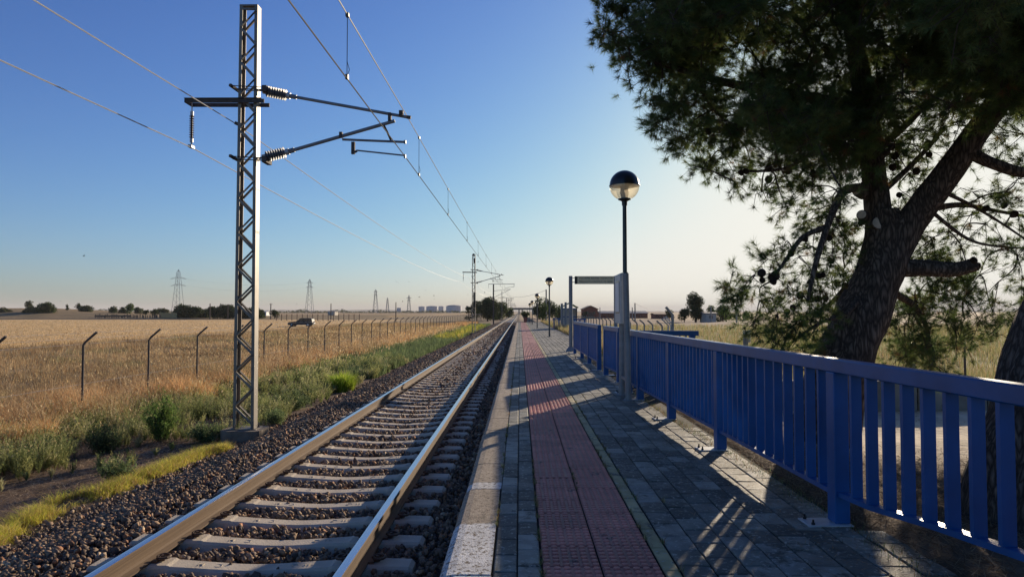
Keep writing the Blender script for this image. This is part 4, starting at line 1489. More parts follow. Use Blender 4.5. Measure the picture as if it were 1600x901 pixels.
def fx_l(n):
    Y = rg.uniform(5.5, 17, n); X = rg.uniform(-10.5, -5.3, n)
    return X, Y
litter(60000, fx_l, .035, np.array([(0.42, 0.31, 0.20), (0.30, 0.21, 0.14), (0.62, 0.50, 0.36), (0.16, 0.11, 0.075)]), "straw_litter", "broken straw and dead stalks on the dark soil beside the ballast")
def fx_r(n):
    Y = rg.uniform(2.6, 12, n); X = 2.33 + rg.random(n) ** 1.3 * 4.4
    k = (X > np.array([fence_x(q) for q in Y]) - .06 + rg.uniform(-.12, .05, n)) & ((Y < 8.2 + rg.normal(size=n) * .35) | (X < 3.3) | (rg.random(n) < .06))
    return X[k], Y[k]
litter(52000, fx_r, .03, np.array([(0.22, 0.13, 0.07), (0.30, 0.19, 0.11), (0.14, 0.09, 0.055), (0.38, 0.29, 0.18)]), "pine_litter", "brown pine needle litter on the ground behind the blue railing")

n = 3200
X = 2.3 - np.abs(rg.normal(size=n)) * .55; Y = rg.uniform(3.2, 13, n); k = X > .2; X, Y = X[k], Y[k]; n = len(X)
a_ = rg.uniform(0, np.pi, n); L = rg.uniform(.03, .10, n)
d = np.stack([np.cos(a_), np.sin(a_), rg.uniform(0, .06, n)], 1) * L[:, None]; sd = np.stack([-np.sin(a_), np.cos(a_), np.zeros(n)], 1) * .0022
p = np.stack([X, Y, np.full(n, .0065)], 1)
np_mesh("fallen_needles", np.stack([p - sd, p + sd, p + d], 1).reshape(-1, 3), np.arange(3 * n).reshape(-1, 3), MT['plant'], np.repeat(pick(np.array([(0.36, 0.24, 0.13), (0.24, 0.15, 0.08)]), n), 3, 0), kind='stuff', label='fallen brown pine needles scattered on the paving by the railing', cat='litter')

# weeds in the right field
n = 150000
Y = 14.5 * (170 / 14.5) ** rg.random(n); X = rg.uniform(0, 1, n)
lo = np.where(Y < 28, 3.3, 3.5); X = lo + (0.80 * Y + 3 - lo) * X ** 1.1
cl = nz_arr(X, Y, .45, 91) + .5 * nz_arr(X, Y, 1.7, 92)
k = (cl + rg.uniform(-.3, .5, n) > 0) & (Y < 108)
X, Y, cl = X[k], Y[k], cl[k]; n = len(X)
FIELD = np.array([(0.42, 0.36, 0.17), (0.28, 0.29, 0.11), (0.50, 0.42, 0.24), (0.36, 0.24, 0.11), (0.18, 0.22, 0.08)])
h = np.clip(.5 * rg.uniform(.4, 1.2, n) * (1 + .6 * cl), .1, .9)
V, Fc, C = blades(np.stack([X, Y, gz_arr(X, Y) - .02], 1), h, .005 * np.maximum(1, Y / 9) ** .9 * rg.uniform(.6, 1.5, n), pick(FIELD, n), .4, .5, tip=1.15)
np_mesh("field_weeds", V, Fc, MT['plant'], C, kind='stuff', label='pale green and straw coloured weeds in the field behind the railing', cat='weeds')
# green and dry grass right of the far platform
n = 16000
Y = 26 * (110 / 26) ** rg.random(n); X = np.where(Y < 28, 2.6, 3.3) + rg.random(n) ** 2 * 2.5; 
V, Fc, C = blades(np.stack([X, Y, gz_arr(X, Y) - .02], 1), .35 * rg.uniform(.3, 1.2, n), .012 * np.maximum(1, Y / 30), np.where(rg.random((n, 1)) < .4, pick(SAGE * 1.6, n), pick(STRAW, n)), .4, .5)
np_mesh("verge_grass", V, Fc, MT['plant'], C, kind='stuff', label='grass verge along the right edge of the far platform', cat='grass')

# small weeds growing in the paving joints
pts = []
for (x_, y0_, y1_, n_) in ((0.132, 4.0, 7.5, 24), (0.845, 4.3, 11, 26), (0.95, 4.0, 12, 30), (0.5, 5.6, 7, 6), (-0.163, 5.0, 20, 50), (1.16, 5.5, 13, 8)):
    for _ in range(n_):
        y_ = rnd.uniform(y0_, y1_)
        for _k in range(rnd.randint(4, 26)):
            pts.append((x_ + rnd.gauss(0, .008), y_ + rnd.gauss(0, .02), -.004))
for y_ in np.linspace(3.2, 13.2, 500):
    for _k in range(6): pts.append((fence_x(y_) + .03 + rnd.gauss(0, .05), y_ + rnd.gauss(0, .05), -.01))
pts = np.array(pts); n = len(pts)
cc = np.where(rg.random((n, 1)) < .5, pick(SAGE * 1.4, n), pick(STRAW * .8, n))
V, Fc, C = blades(pts, rg.uniform(.012, .055, n), rg.uniform(.002, .005, n), cc, .9, .8)
np_mesh("joint_weeds", V, Fc, MT['plant'], C, kind='stuff', label='small weeds and moss in the joints of the paving', cat='weeds')


# ---------------------------------------------------------------- pines
def smooth_path(pts, rad, per=6):
    out, rr = [], []
    n = len(pts)
    for i in range(n - 1):
        p0 = pts[max(0, i - 1)]; p1 = pts[i]; p2 = pts[i + 1]; p3 = pts[min(n - 1, i + 2)]
        for k in range(per):
            t = k / per
            q = .5 * ((2 * p1) + (-p0 + p2) * t + (2 * p0 - 5 * p1 + 4 * p2 - p3) * t * t + (-p0 + 3 * p1 - 3 * p2 + p3) * t ** 3)
            out.append(q); rr.append(rad[i] * (1 - t) + rad[i + 1] * t)
    out.append(pts[-1]); rr.append(rad[-1])
    return out, rr


def rough_tube(pts, rad, name, mat, parent, n=20, amp=.10, per=8):
    pp_, rr = smooth_path([Vector(p) for p in pts], rad, per)
    b = MB(); b.tube(pp_, rr, n)
    for i, v in enumerate(b.v):
        ring = min(i // n, len(pp_) - 1); c = pp_[ring]; d = Vector(v) - c
        s = 1 + amp * mnoise.noise(Vector((v[0] * 7, v[1] * 7, v[2] * 2.2))) + amp * .8 * mnoise.noise(Vector((v[0] * 2, v[1] * 2, v[2] * 1.5)))
        b.v[i] = tuple(c + d * s)
    return b.build(name, mat, parent, smooth=True), pp_, rr


def pine_parts(t, skel, clumps, dens=1.0, nlen=.105, seed=1, nwid=.0046):
    """skel: list of (Vector, radius) that clumps attach to; clumps: list of (Vector, r, tufts, droop)"""
    r2 = np.random.default_rng(seed); rr = random.Random(seed)
    tb = MB()
    pts = [(p, r) for p, r in skel]
    base_n = len(pts)
    order = sorted(clumps, key=lambda c: min((c[0] - p).length for p, _ in pts[:base_n]))
    TP, TD = [], []
    ends = []
    arr = np.array([p for p, _ in pts])
    for (c, r, nt, droop) in order:
        d = np.linalg.norm(arr - np.array(c)[None], axis=1)
        j = int(np.argmin(d))
        s = Vector(arr[j]); L = (c - s).length
        mid = s.lerp(c, .5) + Vector((rr.uniform(-.1, .1), rr.uniform(-.1, .1), .12 * L + rr.uniform(-.08, .08)))
        path, _ = smooth_path([s, mid, c], [1, 1, 1], 4)
        ra = min(.035, .008 + .012 * L)
        tb.tube(path, [ra * (1 - .65 * i / (len(path) - 1)) for i in range(len(path))], 5, cap=False)
        arr = np.vstack([arr, np.array([path[len(path) // 2], c])])
        # sub twigs
        nsub = max(4, int(nt / 5))
        outd = (c - s).normalized() if L > .05 else Vector((0, 0, 1))
        for q in range(nsub):
            dv = Vector((rr.gauss(0, 1), rr.gauss(0, 1), rr.gauss(0, .75))) + outd * .5
            dv.normalize()
            e = c + dv * r * rr.uniform(.55, 1.1); e.z -= droop * rr.uniform(0, 1) * r
            m_ = c.lerp(e, .5) + Vector((rr.uniform(-.05, .05), rr.uniform(-.05, .05), rr.uniform(-.02, .08)))
            tb.tube([c, m_, e], [.006, .0045, .003], 3, cap=False)
            for w in range(5):
                u = rr.uniform(.35, 1.0) if w else 1.0
                pnt = c.lerp(m_, u * 2) if u < .5 else m_.lerp(e, u * 2 - 1)
                pd = (e - c).normalized()
                off_ = Vector((rr.gauss(0, 1), rr.gauss(0, 1), rr.gauss(0, .8))) * .10 * (0 if w == 0 else 1)
                q2 = pnt + off_
                TP.append(q2); TD.append((pd + off_ * 5 + Vector((0, 0, .35))).normalized())
                if w and rr.random() < .5: tb.tube([pnt, q2], [.003, .002], 3, cap=False)
        ends.append(c)
    tb.build("branches", MT['twig'], t)
    TP = np.array(TP); TD = np.array(TD); nt = len(TP)
    k = int(46 * dens)
    p = np.repeat(TP, k, 0); d = np.repeat(TD, k, 0)
    n = len(p)
    nd = d * .75 + r2.normal(size=(n, 3)) * .62
    nd /= np.linalg.norm(nd, axis=1)[:, None]
    p = p - d * r2.uniform(0, .06, (n, 1))
    sd = np.cross(nd, r2.normal(size=(n, 3))); sd /= np.linalg.norm(sd, axis=1)[:, None]
    L = nlen * r2.uniform(.65, 1.15, (n, 1))
    V = np.stack([p - sd * nwid / 2, p + sd * nwid / 2, p + nd * L], 1).reshape(-1, 3)
    tone = np.repeat(r2.uniform(.7, 1.35, (nt, 1)), k, 0)
    pal = np.array([(0.12, 0.17, 0.05), (0.095, 0.145, 0.05), (0.16, 0.19, 0.06)])
    C = pal[np.repeat(r2.integers(0, 3, nt), k)] * tone
    dead = np.repeat(r2.random(nt) < .035, k); C[dead] = (0.22, 0.14, 0.06)
    C = np.repeat(C, 3, 0)
    print("needles", n)
    np_mesh("crown", V, np.arange(3 * n).reshape(-1, 3), MT['needle'], C, parent=t)
    return TP


def inside(poly, x, y):
    c = False; j = len(poly) - 1
    for i in range(len(poly)):
        xi, yi = poly[i]; xj, yj = poly[j]
        if (yi > y) != (yj > y) and x < (xj - xi) * (y - yi) / (yj - yi) + xi: c = not c
        j = i
    return c


D1 = 9.0
pb0 = P(1288, 660, D1)
pine1 = thing("pine_tree", "large pine leaning right behind the railing, with cones and a cut limb", "pine tree", (pb0.x, D1, ground_z(pb0.x, D1)), "pines behind the railing")
tr_pts = [Vector((pb0.x - .06, D1, -.25)), Vector((pb0.x, D1, .0)), P(1308, 590, D1), P(1338, 515, D1), P(1368, 440, D1), P(1386, 385, D1 + .02), P(1378, 330, D1 + .05)]
_, tp, trr = rough_tube(tr_pts, [.50, .42, .36, .33, .29, .27, .20], "trunk", MT['bark'], pine1, 40, .10, 8)
skel = list(zip(tp, trr))
limbs = [
    ([P(1386, 392, D1), P(1372, 330, D1 + .1), P(1362, 240, D1 + .3), P(1348, 140, D1 + .5), P(1330, 20, D1 + .6), P(1315, -110, D1 + .5)], [.22, .165, .15, .14, .11, .06]),
    ([P(1392, 400, D1), P(1425, 345, D1 - .1), P(1470, 285, D1 - .3), P(1520, 215, D1 - .5), P(1580, 130, D1 - .6), P(1650, 20, D1 - .5)], [.22, .19, .17, .15, .13, .09]),
    ([P(1395, 420, D1), P(1440, 418, D1 - .15), P(1490, 421, D1 - .3), P(1526, 412, D1 - .4)], [.13, .105, .09, .085]),
    ([P(1350, 170, D1 + .4), P(1250, 150, D1 + .1), P(1130, 128, D1 - .3), P(1020, 95, D1 - .5)], [.09, .07, .05, .025]),
    ([P(1352, 292, D1), P(1318, 300, D1 - .3), P(1296, 345, D1 - .6), P(1275, 410, D1 - .8), P(1262, 470, D1 - .9)], [.06, .05, .042, .032, .018]),
    ([P(1290, 355, D1 - .6), P(1255, 370, D1 - .8), P(1232, 400, D1 - .9), P(1210, 432, D1 - 1.0)], [.035, .03, .022, .014]),
    ([P(1505, 232, D1 - .45), P(1550, 255, D1 - .6), P(1610, 270, D1 - .7), P(1680, 250, D1 - .7)], [.08, .07, .06, .04]),
    ([P(1362, 240, D1 + .3), P(1410, 200, D1 + .7), P(1450, 160, D1 + 1.2), P(1500, 110, D1 + 1.6)], [.06, .05, .04, .03]),
    ([P(1378, 300, D1 + .1), P(1420, 262, D1 + .5), P(1455, 225, D1 + .9), P(1475, 200, D1 + 1.1)], [.045, .036, .03, .02]),
    ([P(1440, 330, D1 - .2), P(1500, 320, D1 + .2), P(1560, 330, D1 + .4), P(1640, 345, D1 + .5)], [.05, .035, .025, .015]),
    ([P(1355, 420, D1 + .1), P(1330, 440, D1 + .5), P(1290, 480, D1 + .7), P(1240, 500, D1 + .8)], [.05, .04, .03, .02]),
    ([P(1475, 300, D1 - .3), P(1520, 322, D1 - .1), P(1570, 352, D1), P(1640, 400, D1 + .1)], [.028, .02, .015, .01]),
    ([P(1455, 330, D1 - .2), P(1510, 372, D1), P(1560, 385, D1 + .1), P(1630, 388, D1 + .2)], [.026, .02, .014, .01]),
    ([P(1350, 200, D1 + .3), P(1290, 225, D1 - .1), P(1230, 262, D1 - .3), P(1160, 268, D1 - .4)], [.04, .03, .02, .012]),
    ([P(1345, 460, D1 - .1), P(1322, 490, D1 - .5), P(1280, 505, D1 - .7), P(1230, 540, D1 - .8)], [.04, .03, .02, .012]),
    ([P(1400, 460, D1 + .2), P(1430, 480, D1 + .7), P(1450, 520, D1 + 1.0), P(1440, 560, D1 + 1.1)], [.05, .04, .03, .02]),
]
for i, (pts_, rd) in enumerate(limbs):
    nm = "limb"
    _, lp, lr = rough_tube(pts_, rd, nm, MT['bark'], pine1, 14 if rd[0] > .1 else 8, .08, 6)
    skel += list(zip(lp, lr))
# pruned stubs
for (px, py, r_, dirn) in ((1374, 348, .085, (-.25, -1, .25)), (1346, 335, .06, (-.7, -1, .1)), (1338, 298, .06, (-1, -.7, .2))):
    c = P(px, py, D1 - .12); dv = Vector(dirn).normalized()
    b = MB(); b.lathe([(r_ * 1.25, -.16), (r_ * 1.1, -.03), (r_ * .95, 0)], c, dv, 14); st = b.build("pruned_stub", MT['bark'], pine1, smooth=True)
    b = MB(); b.lathe([(r_ * .93, 0.0), (r_ * .5, .006), (0, .004)], c + dv * .002, dv, 14); b.build("cut_face", MT['cutwood'], st)

poly_up = [(935, -330), (932, 20), (968, 85), (1020, 135), (1030, 205), (1080, 250), (1160, 280), (1230, 300), (1290, 330), (1340, 300), (1420, 215), (1480, 170), (1560, 175), (1640, 160), (1760, 120), (1760, -330)]
clumps = []
tries = 0
while len(clumps) < 680 and tries < 40000:
    tries += 1
    px = rnd.uniform(930, 1760); py = rnd.uniform(-330, 335)
    if not inside(poly_up, px, py): continue
    Yc = rnd.triangular(6.6, 12.4, 9.0)
    if px < 1050: Yc = rnd.uniform(7.6, 9.6)
    low = 0
    # margin so that clumps do not spill outside the outline
    r_ = rnd.uniform(.26, .42)
    rp = r_ * F / Yc * .8
    if not (inside(poly_up, px - rp, py) or px > 1300): continue
    edge_low = not inside(poly_up, px, py + rp * 1.6)
    if edge_low and rnd.random() < .35: continue
    nt = 26 if edge_low else 70
    clumps.append((P(px, py, Yc), r_, nt, .5))
for _ in range(70):
    clumps.append((P(rnd.uniform(1470, 1680), rnd.uniform(-80, 165), rnd.uniform(8.2, 11)), rnd.uniform(.28, .4), 60, .4))
for _ in range(26):
    clumps.append((P(rnd.uniform(1390, 1515), rnd.uniform(395, 575), rnd.uniform(9.5, 11)), rnd.uniform(.24, .38), 26, .6))
for _ in range(26):
    clumps.append((P(rnd.uniform(1480, 1640), rnd.uniform(-60, 175), rnd.uniform(7.2, 8.3)), rnd.uniform(.26, .38), 55, .4))
for (px, py) in ((948, 15), (950, 50), (972, 30), (1000, 55), (985, 88), (1012, 118), (1032, 150), (1040, 185), (985, 5), (1050, 120), (1060, 160), (965, 70), (1020, 80), (1075, 215), (1110, 250)):
    clumps.append((P(px, py, 8.6 + rnd.uniform(-.5, .5)), .24, 42, .5))
# sparse hanging clumps
def sc(px, py, Y, r, nt, dr=.7): clumps.append((P(px, py, Y), r, nt, dr))
for (px, py, dy, r, nt) in [
    (945, 45, -.3, .18, 26), (975, 95, -.3, .2, 26), (1030, 180, -.4, .26, 26), (1050, 220, -.3, .26, 24), (1105, 265, -.2, .28, 26), (1150, 285, -.3, .28, 26), (1190, 300, 0, .28, 24),
    (1225, 315, -.3, .26, 20), (1060, 190, .2, .3, 30), (1130, 240, .2, .35, 46), (1200, 260, .1, .4, 56), (1270, 290, -.2, .4, 56), (1300, 320, .2, .35, 44),
    (1165, 452, -1, .26, 20), (1190, 470, -.8, .3, 34), (1215, 490, -.9, .34, 44), (1250, 505, -.8, .36, 50), (1285, 480, -.6, .38, 44), (1230, 445, -1, .3, 18),
    (1270, 440, -.8, .35, 24), (1300, 400, -.2, .38, 26), (1320, 370, .3, .34, 26), (1300, 440, .4, .4, 34), (1325, 470, .6, .36, 40), (1290, 530, .3, .3, 30), (1255, 540, -.2, .26, 22),
    (1310, 345, -.2, .34, 34), (1290, 360, .5, .3, 18), (1250, 400, -.4, .22, 8), (1215, 425, -.7, .22, 8), (1330, 405, .6, .32, 22),
    (1430, 470, .7, .36, 40), (1460, 440, .8, .36, 36), (1440, 520, .9, .38, 52), (1415, 555, .8, .32, 38), (1475, 500, .6, .38, 40), (1505, 465, .3, .38, 30), (1530, 500, .1, .28, 22),
    (1400, 500, .9, .36, 40), (1560, 440, 0, .38, 22), (1590, 400, -.2, .4, 22), (1600, 470, .2, .34, 18), (1500, 380, .5, .38, 24), (1460, 370, .8, .38, 40), (1540, 350, .3, .42, 24),
    (1590, 330, 0, .42, 22), (1570, 300, -.4, .38, 20), (1480, 340, .9, .38, 40), (1440, 400, .9, .34, 30), (1550, 520, .4, .25, 18),
    (1150, 462, -1.1, .22, 10), (1140, 448, -1.1, .18, 7), (1175, 432, -1.0, .22, 9), (1200, 405, -.9, .22, 8), (1225, 385, -.8, .2, 6), (1180, 500, -.9, .26, 18), (1205, 525, -.8, .28, 22), (1235, 545, -.7, .28, 24),
    (1270, 385, -.3, .30, 20), (1300, 360, .0, .32, 30), (1260, 345, -.1, .28, 20), (1290, 330, .3, .34, 34), (1240, 460, -.9, .28, 18), (1265, 500, -.8, .3, 26), (1240, 510, -.9, .3, 30), (1310, 500, .2, .34, 34), (1320, 430, .5, .32, 30), (1285, 455, -.5, .32, 26),
    (1330, 390, .3, .3, 28), (1270, 420, -.3, .3, 18), (1430, 360, .9, .36, 36), (1410, 330, 1.1, .3, 24), (1530, 430, .5, .36, 30), (1480, 410, 1.0, .36, 34), (1570, 380, .3, .4, 26), (1545, 470, .5, .34, 24), (1500, 530, .7, .3, 24), (1460, 560, .8, .3, 30), (1580, 500, .3, .3, 14), (1620, 430, .2, .4, 24), (1610, 370, .1, .4, 24),
    (1520, 330, .4, .36, 20), (1550, 310, .2, .38, 22), (1590, 280, -.2, .4, 26), (1440, 230, 1.2, .38, 34), (1420, 270, 1.3, .34, 26),
    (1400, 240, 1.2, .38, 30), (1430, 200, 1.0, .40, 40), (1410, 300, 1.3, .34, 20), (1450, 260, 1.4, .38, 22), (1490, 220, 1.2, .36, 30), (1385, 180, 1.3, .42, 44), (1320, 250, .8, .42, 52), (1300, 200, .8, .42, 60),
    (1520, 300, -.2, .36, 16), (1620, 250, -.6, .4, 26), (1600, 210, -.4, .4, 34), (1560, 215, .6, .38, 30)]:
    sc(px, py, D1 + dy, r, nt)
TP1 = pine_parts(pine1, skel, clumps, dens=1.0, seed=3)

# cones on the pine
cone_px = [(1027, 98, -.4), (1012, 100, -.4), (1056, 137, -.3), (1088, 151, -.2), (1107, 206, -.2), (1158, 270, -.4), (1166, 268, -.4), (1200, 264, -.3), (1201, 281, -.3), (1232, 268, -.2), (1245, 252, -.2), (1270, 272, -.3),
           (1305, 191, .1), (1316, 228, 0), (1385, 238, -.3), (1393, 230, -.3), (1414, 240, .2), (1398, 244, 0), (1452, 242, .3), (1432, 268, .1), (1405, 305, 0), (1540, 326, -.2), (1569, 321, -.2), (1584, 335, -.3),
           (1258, 373, -.8), (1236, 397, -.9), (1190, 427, -1.0), (1191, 438, -1.0), (1205, 433, -1.0), (1212, 430, -1.0), (1208, 439, -1.0), (1299, 408, -.4), (1285, 430, -.5), (1279, 431, -.5), (1307, 442, -.2), (1320, 447, -.2),
           (1290, 466, -.4), (1278, 467, -.5), (1239, 481, -.8), (1230, 487, -.8), (1275, 491, -.6), (1250, 462, -.7), (1318, 351, .1), (1522, 407, -.45), (1527, 416, -.4), (1519, 414, -.42), (1346, 348, -.3), (1296, 372, -.5),
           (1450, 225, .2), (1395, 262, .1), (1240, 238, -.2), (1290, 250, 0)]
cb = MB()
prof = [(0, -.045)]
for i in range(7):
    h0 = -.040 + i * .012; r0 = .040 * math.sin(math.pi * (i + 1) / 8.5) ** .7
    prof += [(r0 * .8, h0), (r0 * 1.08, h0 + .007)]
prof += [(0, .048)]
cb.lathe(prof, (0, 0, 0), n=10)
co = cb.build("pine_cone", MT['cone'])
skp = np.array([p for p, _ in skel])
wmi = Matrix.Translation(pine1.location).inverted()
for i, (px, py, dy) in enumerate(cone_px):
    c = P(px, py, D1 + dy)
    o = co if i == 0 else co.copy()
    if i: col.objects.link(o)
    o.parent = pine1
    s = rnd.uniform(.8, 1.2)
    o.location = wmi @ c; o.scale = (s, s, s); o.rotation_euler = (rnd.uniform(-.8, .8), rnd.uniform(-.8, .8), rnd.uniform(0, 6))

# second pine, near, at the right edge
D2 = 5.6
pb2 = P(1600, 790, D2)
pine2 = thing("pine_tree", "dark thick pine trunk cut off by the right edge of the picture", "pine tree", (pb2.x, D2, ground_z(pb2.x, D2)), "pines behind the railing")
tr2 = [Vector((pb2.x - .03, D2, -.3)), Vector((pb2.x, D2, 0)), P(1632, 640, D2), P(1662, 520, D2), P(1705, 400, D2), P(1760, 250, D2), P(1800, 60, D2), P(1830, -150, D2)]
_, tp2, tr2r = rough_tube(tr2, [.50, .43, .36, .33, .30, .26, .22, .16], "trunk", MT['bark'], pine2, 40, .10, 8)
skel2 = list(zip(tp2, tr2r))
for pts_, rd in [([P(1760, 250, D2), P(1700, 120, D2 + .5), P(1620, 20, D2 + 1), P(1540, -90, D2 + 1.4)], [.13, .10, .08, .05]),
                 ([P(1800, 60, D2), P(1880, -100, D2 + .3), P(1950, -300, D2 + .3)], [.14, .1, .06])]:
    _, lp, lr = rough_tube(pts_, rd, "limb", MT['bark'], pine2, 14, .08, 6)
    skel2 += list(zip(lp, lr))
cl2 = []
for _ in range(150):
    px = rnd.uniform(1480, 2300); py = rnd.uniform(-700, 60) - max(0, (1640 - px)) * .3
    cl2.append((P(px, py, rnd.uniform(4.6, 7.4)), rnd.uniform(.3, .42), 60, .4))
pine_parts(pine2, skel2, cl2, dens=1.0, seed=9)


# ---------------------------------------------------------------- distant trees and bushes
def far_tree(px, pyt, pyb, wpx, Y, name, label, cat, pal, lobes=9, leaf=1.15, trunkfrac=.18, group=None, dens=1.0, gap=.0):
    b0 = P(px, pyb, Y); t0 = P(px, pyt, Y)
    zg = ground_z(b0.x, Y)
    H = t0.z - zg; Wd = wpx * Y / F
    t = thing(name, label, cat, (b0.x, Y, zg), group)
    rr = random.Random(int(px * 7 + pyt))
    b = MB(); b.tube([(b0.x, Y, zg - .2), (b0.x + rr.uniform(-.02, .02) * H, Y, zg + H * .35), (b0.x, Y, zg + H * .7)], [H * .04, H * .03, H * .012], 7)
    for i in range(4):
        a_ = rr.uniform(0, 6.28)
        b.tube([(b0.x, Y, zg + H * .3), (b0.x + Wd * .28 * math.cos(a_), Y + Wd * .28 * math.sin(a_), zg + H * rr.uniform(.5, .75))], [H * .02, H * .008], 5)
    b.build("trunk", MT['twig'], t)
    s = leaf * Y / F
    zc0 = zg + H * trunkfrac
    Vs, Cs = [], []
    for i in range(int(lobes * 1.7)):
        a_ = rr.uniform(0, 6.28); q = rr.uniform(0, 1) ** .55
        rl = Wd * rr.uniform(.22, .36)
        cz_ = rr.uniform(zc0 + rl * .5, zg + H - rl * .8) if i else zg + H - rl * .75
        kk = 1 - .45 * max(0, (cz_ - (zc0 + H * .4)) / H) * 2
        cx_ = b0.x + (Wd / 2 - rl * .75) * q * math.cos(a_) * 1.15 * kk; cy_ = Y + (Wd / 2 - rl * .7) * q * math.sin(a_) * kk
        n = int(dens * 5.5 * (rl / s) ** 2) + 20
        d = rg.normal(size=(n, 3)); d /= np.linalg.norm(d, axis=1)[:, None]
        d *= (rg.uniform(.45, 1.12, n) ** .6)[:, None]
        p = np.array([cx_, cy_, cz_]) + d * np.array([rl, rl, rl * .85])
        p[:, 2] = np.maximum(p[:, 2], zg + .1)
        Vs.append((p[:, None, :] + rg.normal(size=(n, 3, 3)) * s * .75).reshape(-1, 3))
        Cs.append(np.repeat(pick(pal, n) * rr.uniform(.75, 1.25), 3, 0))
    V = np.concatenate(Vs)
    np_mesh("crown", V, np.arange(len(V)).reshape(-1, 3), MT['leaf'], np.concatenate(Cs), parent=t)
    return t


DK = np.array([(0.06, 0.082, 0.034), (0.075, 0.10, 0.04), (0.045, 0.062, 0.03)])  # dark foliage greens, lightened so some haze is in the colour
MG_ = np.array([(0.09, 0.13, 0.04), (0.07, 0.11, 0.035), (0.12, 0.15, 0.05)])
OL = np.array([(0.12, 0.13, 0.06), (0.09, 0.10, 0.05)])
TG = "distant trees"
ft = lambda *a_, **k_: far_tree(*a_, **k_)
# behind the second mast
ft(762, 465, 492, 36, 190, "pine_tree", "broad dark round pine directly right of the counterweight mast", "tree", DK, 12, trunkfrac=.05)
ft(745, 470, 492, 22, 200, "pine_tree", "dark pine half hidden by the counterweight mast", "tree", DK, 8, trunkfrac=.05)
ft(781, 472, 492, 26, 215, "tree", "mid green tree right of the broad dark pine beside the track", "tree", MG_ * .8, 9, trunkfrac=.04)
ft(733, 478, 491, 12, 200, "tree", "small dark tree left of the counterweight mast", "tree", DK, 5, trunkfrac=.05)
ft(795, 480, 491, 16, 260, "tree", "low green tree by the track near the bridge", "tree", MG_ * .7, 6, trunkfrac=.04)
# right of platform
ft(843, 464, 493, 22, 150, "tree", "dark tree behind the third lamp on the right of the track", "tree", DK, 9, trunkfrac=.1)
ft(858, 468, 495, 22, 160, "tree", "dark tree behind the second lamp pole", "tree", DK * 1.1, 9, trunkfrac=.08)
ft(848, 474, 495, 16, 120, "tree", "bright green round bush tree in front of the dark lamp side trees", "tree", MG_ * 1.3, 7, trunkfrac=.02)
ft(873, 476, 494, 20, 170, "tree", "mid green tree left of the shelter", "tree", MG_, 7, trunkfrac=.05)
ft(1087, 456, 496, 30, 150, "tree", "tall dark rounded tree on the right horizon", "tree", DK, 13, trunkfrac=.05)
ft(1069, 482, 496, 18, 150, "tree", "low dark tree at the left foot of the tall rounded tree", "tree", DK, 6, trunkfrac=.02)
ft(1112, 477, 495, 16, 190, "tree", "pale green tree behind the small grey shed", "tree", MG_ * 1.5, 6, trunkfrac=.05)
ft(1130, 477, 497, 24, 160, "tree", "round dark tree right of the small grey shed", "tree", DK, 9, trunkfrac=.02)
ft(1151, 484, 497, 15, 165, "tree", "small round dark tree beside the leaning pole", "tree", DK, 6, trunkfrac=.02)
ft(1166, 485, 496, 16, 190, "tree", "small pale green tree seen through the pine's lowest twigs", "tree", MG_ * 1.4, 5, trunkfrac=.02)
ft(1046, 484, 495, 14, 190, "tree", "small dark tree beside the low brick barn", "tree", DK, 5, trunkfrac=.05)
ft(914, 487, 495, 8, 210, "bush", "small dark bush left of the brick house", "bush", DK, 3, trunkfrac=0)
# left horizon
ft(44, 470, 488, 13, 265, "tree", "thin upright tree on the far left bank", "tree", OL, 5, trunkfrac=.1)
ft(73, 472, 490, 24, 262, "tree", "bushy green tree on the far left bank, second from the left", "tree", MG_ * .8, 8, trunkfrac=.0)
ft(50, 483, 491, 26, 262, "bush", "low scrub under the thin upright tree on the bank", "bush", OL, 6, trunkfrac=.0)
ft(5, 484, 492, 20, 262, "bush", "dark scrub at the far left edge of the bank", "bush", OL * .8, 5, trunkfrac=.0)
ft(122, 474, 481, 9, 300, "tree", "tiny dark tree on the skyline of the left bank", "tree", DK, 4, trunkfrac=.05)
ft(105, 476, 481, 5, 300, "bush", "smallest dark bush on the skyline of the left bank", "bush", DK, 3, trunkfrac=.05)
ft(135, 478, 487, 22, 290, "bush", "rounded green scrub right of the tiny skyline tree", "bush", OL, 7, trunkfrac=.0)
ft(178, 478, 487, 14, 290, "bush", "dark flat shrub left of the pale green tree", "bush", DK, 5, trunkfrac=.0)
ft(192, 479, 487, 14, 285, "bush", "dark shrub touching the pale green tree", "bush", DK, 5, trunkfrac=.0)
ft(203, 474, 487, 12, 280, "tree", "pale green small tree standing out on the bank", "tree", MG_ * 1.5, 6, trunkfrac=.0)
ft(218, 480, 487, 16, 290, "bush", "olive shrub right of the pale green tree", "bush", OL, 5, trunkfrac=.0)
ft(228, 484, 493, 9, 250, "tree", "small dark umbrella shaped tree left of the straw coloured yard", "tree", DK, 3, trunkfrac=.4)
ft(242, 483, 493, 12, 250, "tree", "second dark umbrella shaped tree by the straw coloured yard", "tree", DK, 4, trunkfrac=.4)
ft(252, 482, 489, 20, 300, "bush", "dark green mass behind the straw coloured yard", "bush", OL * .8, 6, trunkfrac=.0)
ft(286, 476, 495, 36, 250, "tree", "wide dark farm tree under the largest pylon", "tree", DK, 10, trunkfrac=.03)
ft(304, 479, 495, 22, 250, "tree", "green farm tree right of the pylon's foot", "tree", MG_ * .7, 6, trunkfrac=.03)
ft(317, 483, 494, 28, 255, "tree", "low dark farm tree in the middle of the grove", "tree", DK, 6, trunkfrac=.03)
ft(333, 479, 494, 24, 250, "tree", "dark farm tree beside the utility pole", "tree", DK, 7, trunkfrac=.03)
ft(352, 476, 494, 32, 250, "tree", "tallest dark farm tree immediately left of the lattice mast", "tree", DK, 10, trunkfrac=.03)
